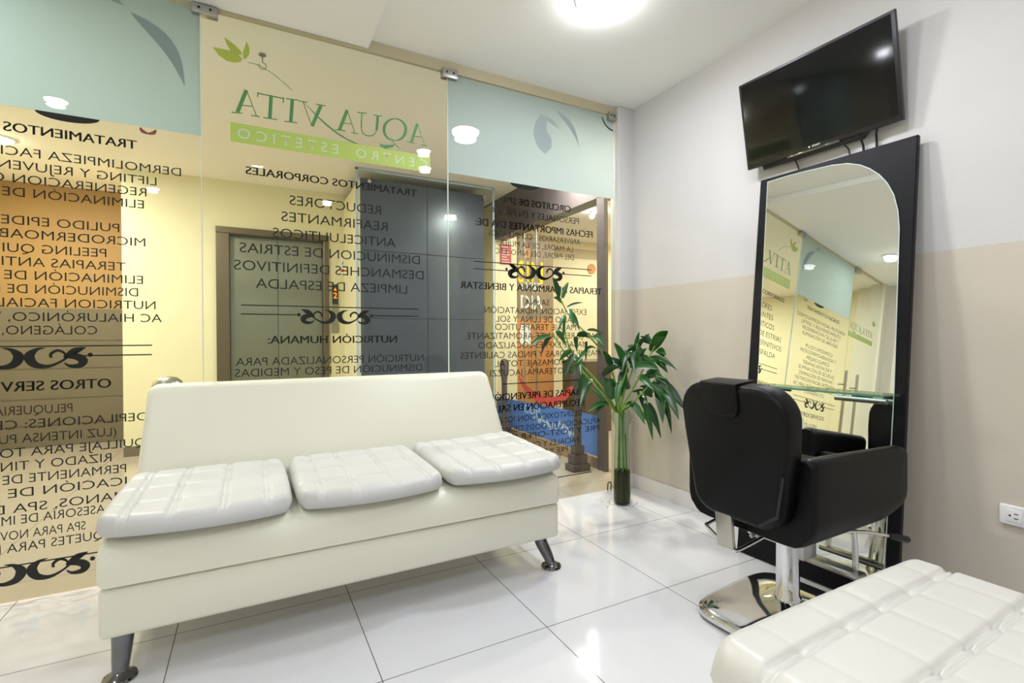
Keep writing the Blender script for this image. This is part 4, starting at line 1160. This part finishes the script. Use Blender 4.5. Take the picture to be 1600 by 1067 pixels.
# ceiling hook, steel post, lamps
hk = BM(); lathe(hk, [(0, 0), (.018, 0), (.018, -.006), (0, -.006)], (-2.332, .316, OCEIL - .0005), 14, False)
hp_ = [(-2.332, .316, OCEIL - .004), (-2.332, .316, OCEIL - .045)] + [(-2.332 + .018 * sin(a), .316, OCEIL - .063 + .018 * cos(a)) for a in [k * pi / 8 for k in range(0, 14)]]
tube(hk, hp_, .0035, 8)
o = build('ceiling_hook', hk, 'clamp', None, True); tag(o, 'small metal hook hanging from the corridor ceiling behind the logo leaves', 'hook')
b = BM(); lathe(b, [(0, 0), (.13, 0), (.13, .012), (.03, .03), (.03, .80), (.062, .812), (.068, .83), (.060, .852), (.038, .870), (0, .880)], (-2.772, .30, 0), 32, False)
o = build('steel_bollard', b, 'steel', None, True); tag(o, 'brushed steel bollard with a domed top behind the left end of the sofa', 'bollard')
WARM = (1.0, 0.94, 0.84)
def out_light(x, y, z, watts, label, size=.3, rgb=WARM):
    t = thing('corridor_light', label, 'light', (x, y, z), 'corridor downlights')
    b = BM(); lathe(b, [(.10, 0), (.10, -.008), (.085, -.012), (.08, -.002)], (x, y, z), 24, False); build('ring', b, 'ring', t, True)
    b = BM(); lathe(b, [(0, -.04), (.04, -.034), (.07, -.02), (.08, -.004), (.08, -.001), (0, -.001)], (x, y, z), 24, False); build('diffuser', b, 'out_led', t, True)
    area(t, (x, y, z - .05), .14, watts * .7, rgb)
out_light(-3.25, 1.0, OCEIL, 34 * W_OUT, 'round corridor downlight behind the left frosted band')
out_light(-0.15, 0.60, OCEIL, 34 * W_OUT, 'round corridor downlight behind the right frosted band')
out_light(-4.1, 2.5, OCEIL, 34 * W_OUT, 'round corridor downlight near the orange end wall of the corridor')
out_light(1.5, 1.2, 2.55, 30 * W_OUT, 'round downlight in the shop ceiling near the storefront')
out_light(0.85, 1.65, 2.55, 16 * W_OUT, 'round downlight added in the shop ceiling to brighten the banner')  # extra lamp, added only to brighten the banner
out_light(2.6, 2.6, 2.55, 30 * W_OUT, 'round downlight deep in the shop ceiling')
def spot(x, y, z, label):
    t = thing('spotlight', label, 'light', (x, y, z), 'small spotlights in the shop')
    b = BM(); tube(b, [(x, y, z), (x, y - .0, z - .06)], .022, 14); build('housing', b, 'ring', t, True)
    b = BM(); lathe(b, [(0, 0), (.03, 0), (.024, -.025), (0, -.034)], (x, y, z - .06), 14, False); build('bulb', b, 'led', t, True)
spot(1.150, 1.96, 2.55, 'small bright spotlight on the shop ceiling, left of a pair'); spot(1.235, 1.915, 2.55, 'small bright spotlight on the shop ceiling, right of a pair')
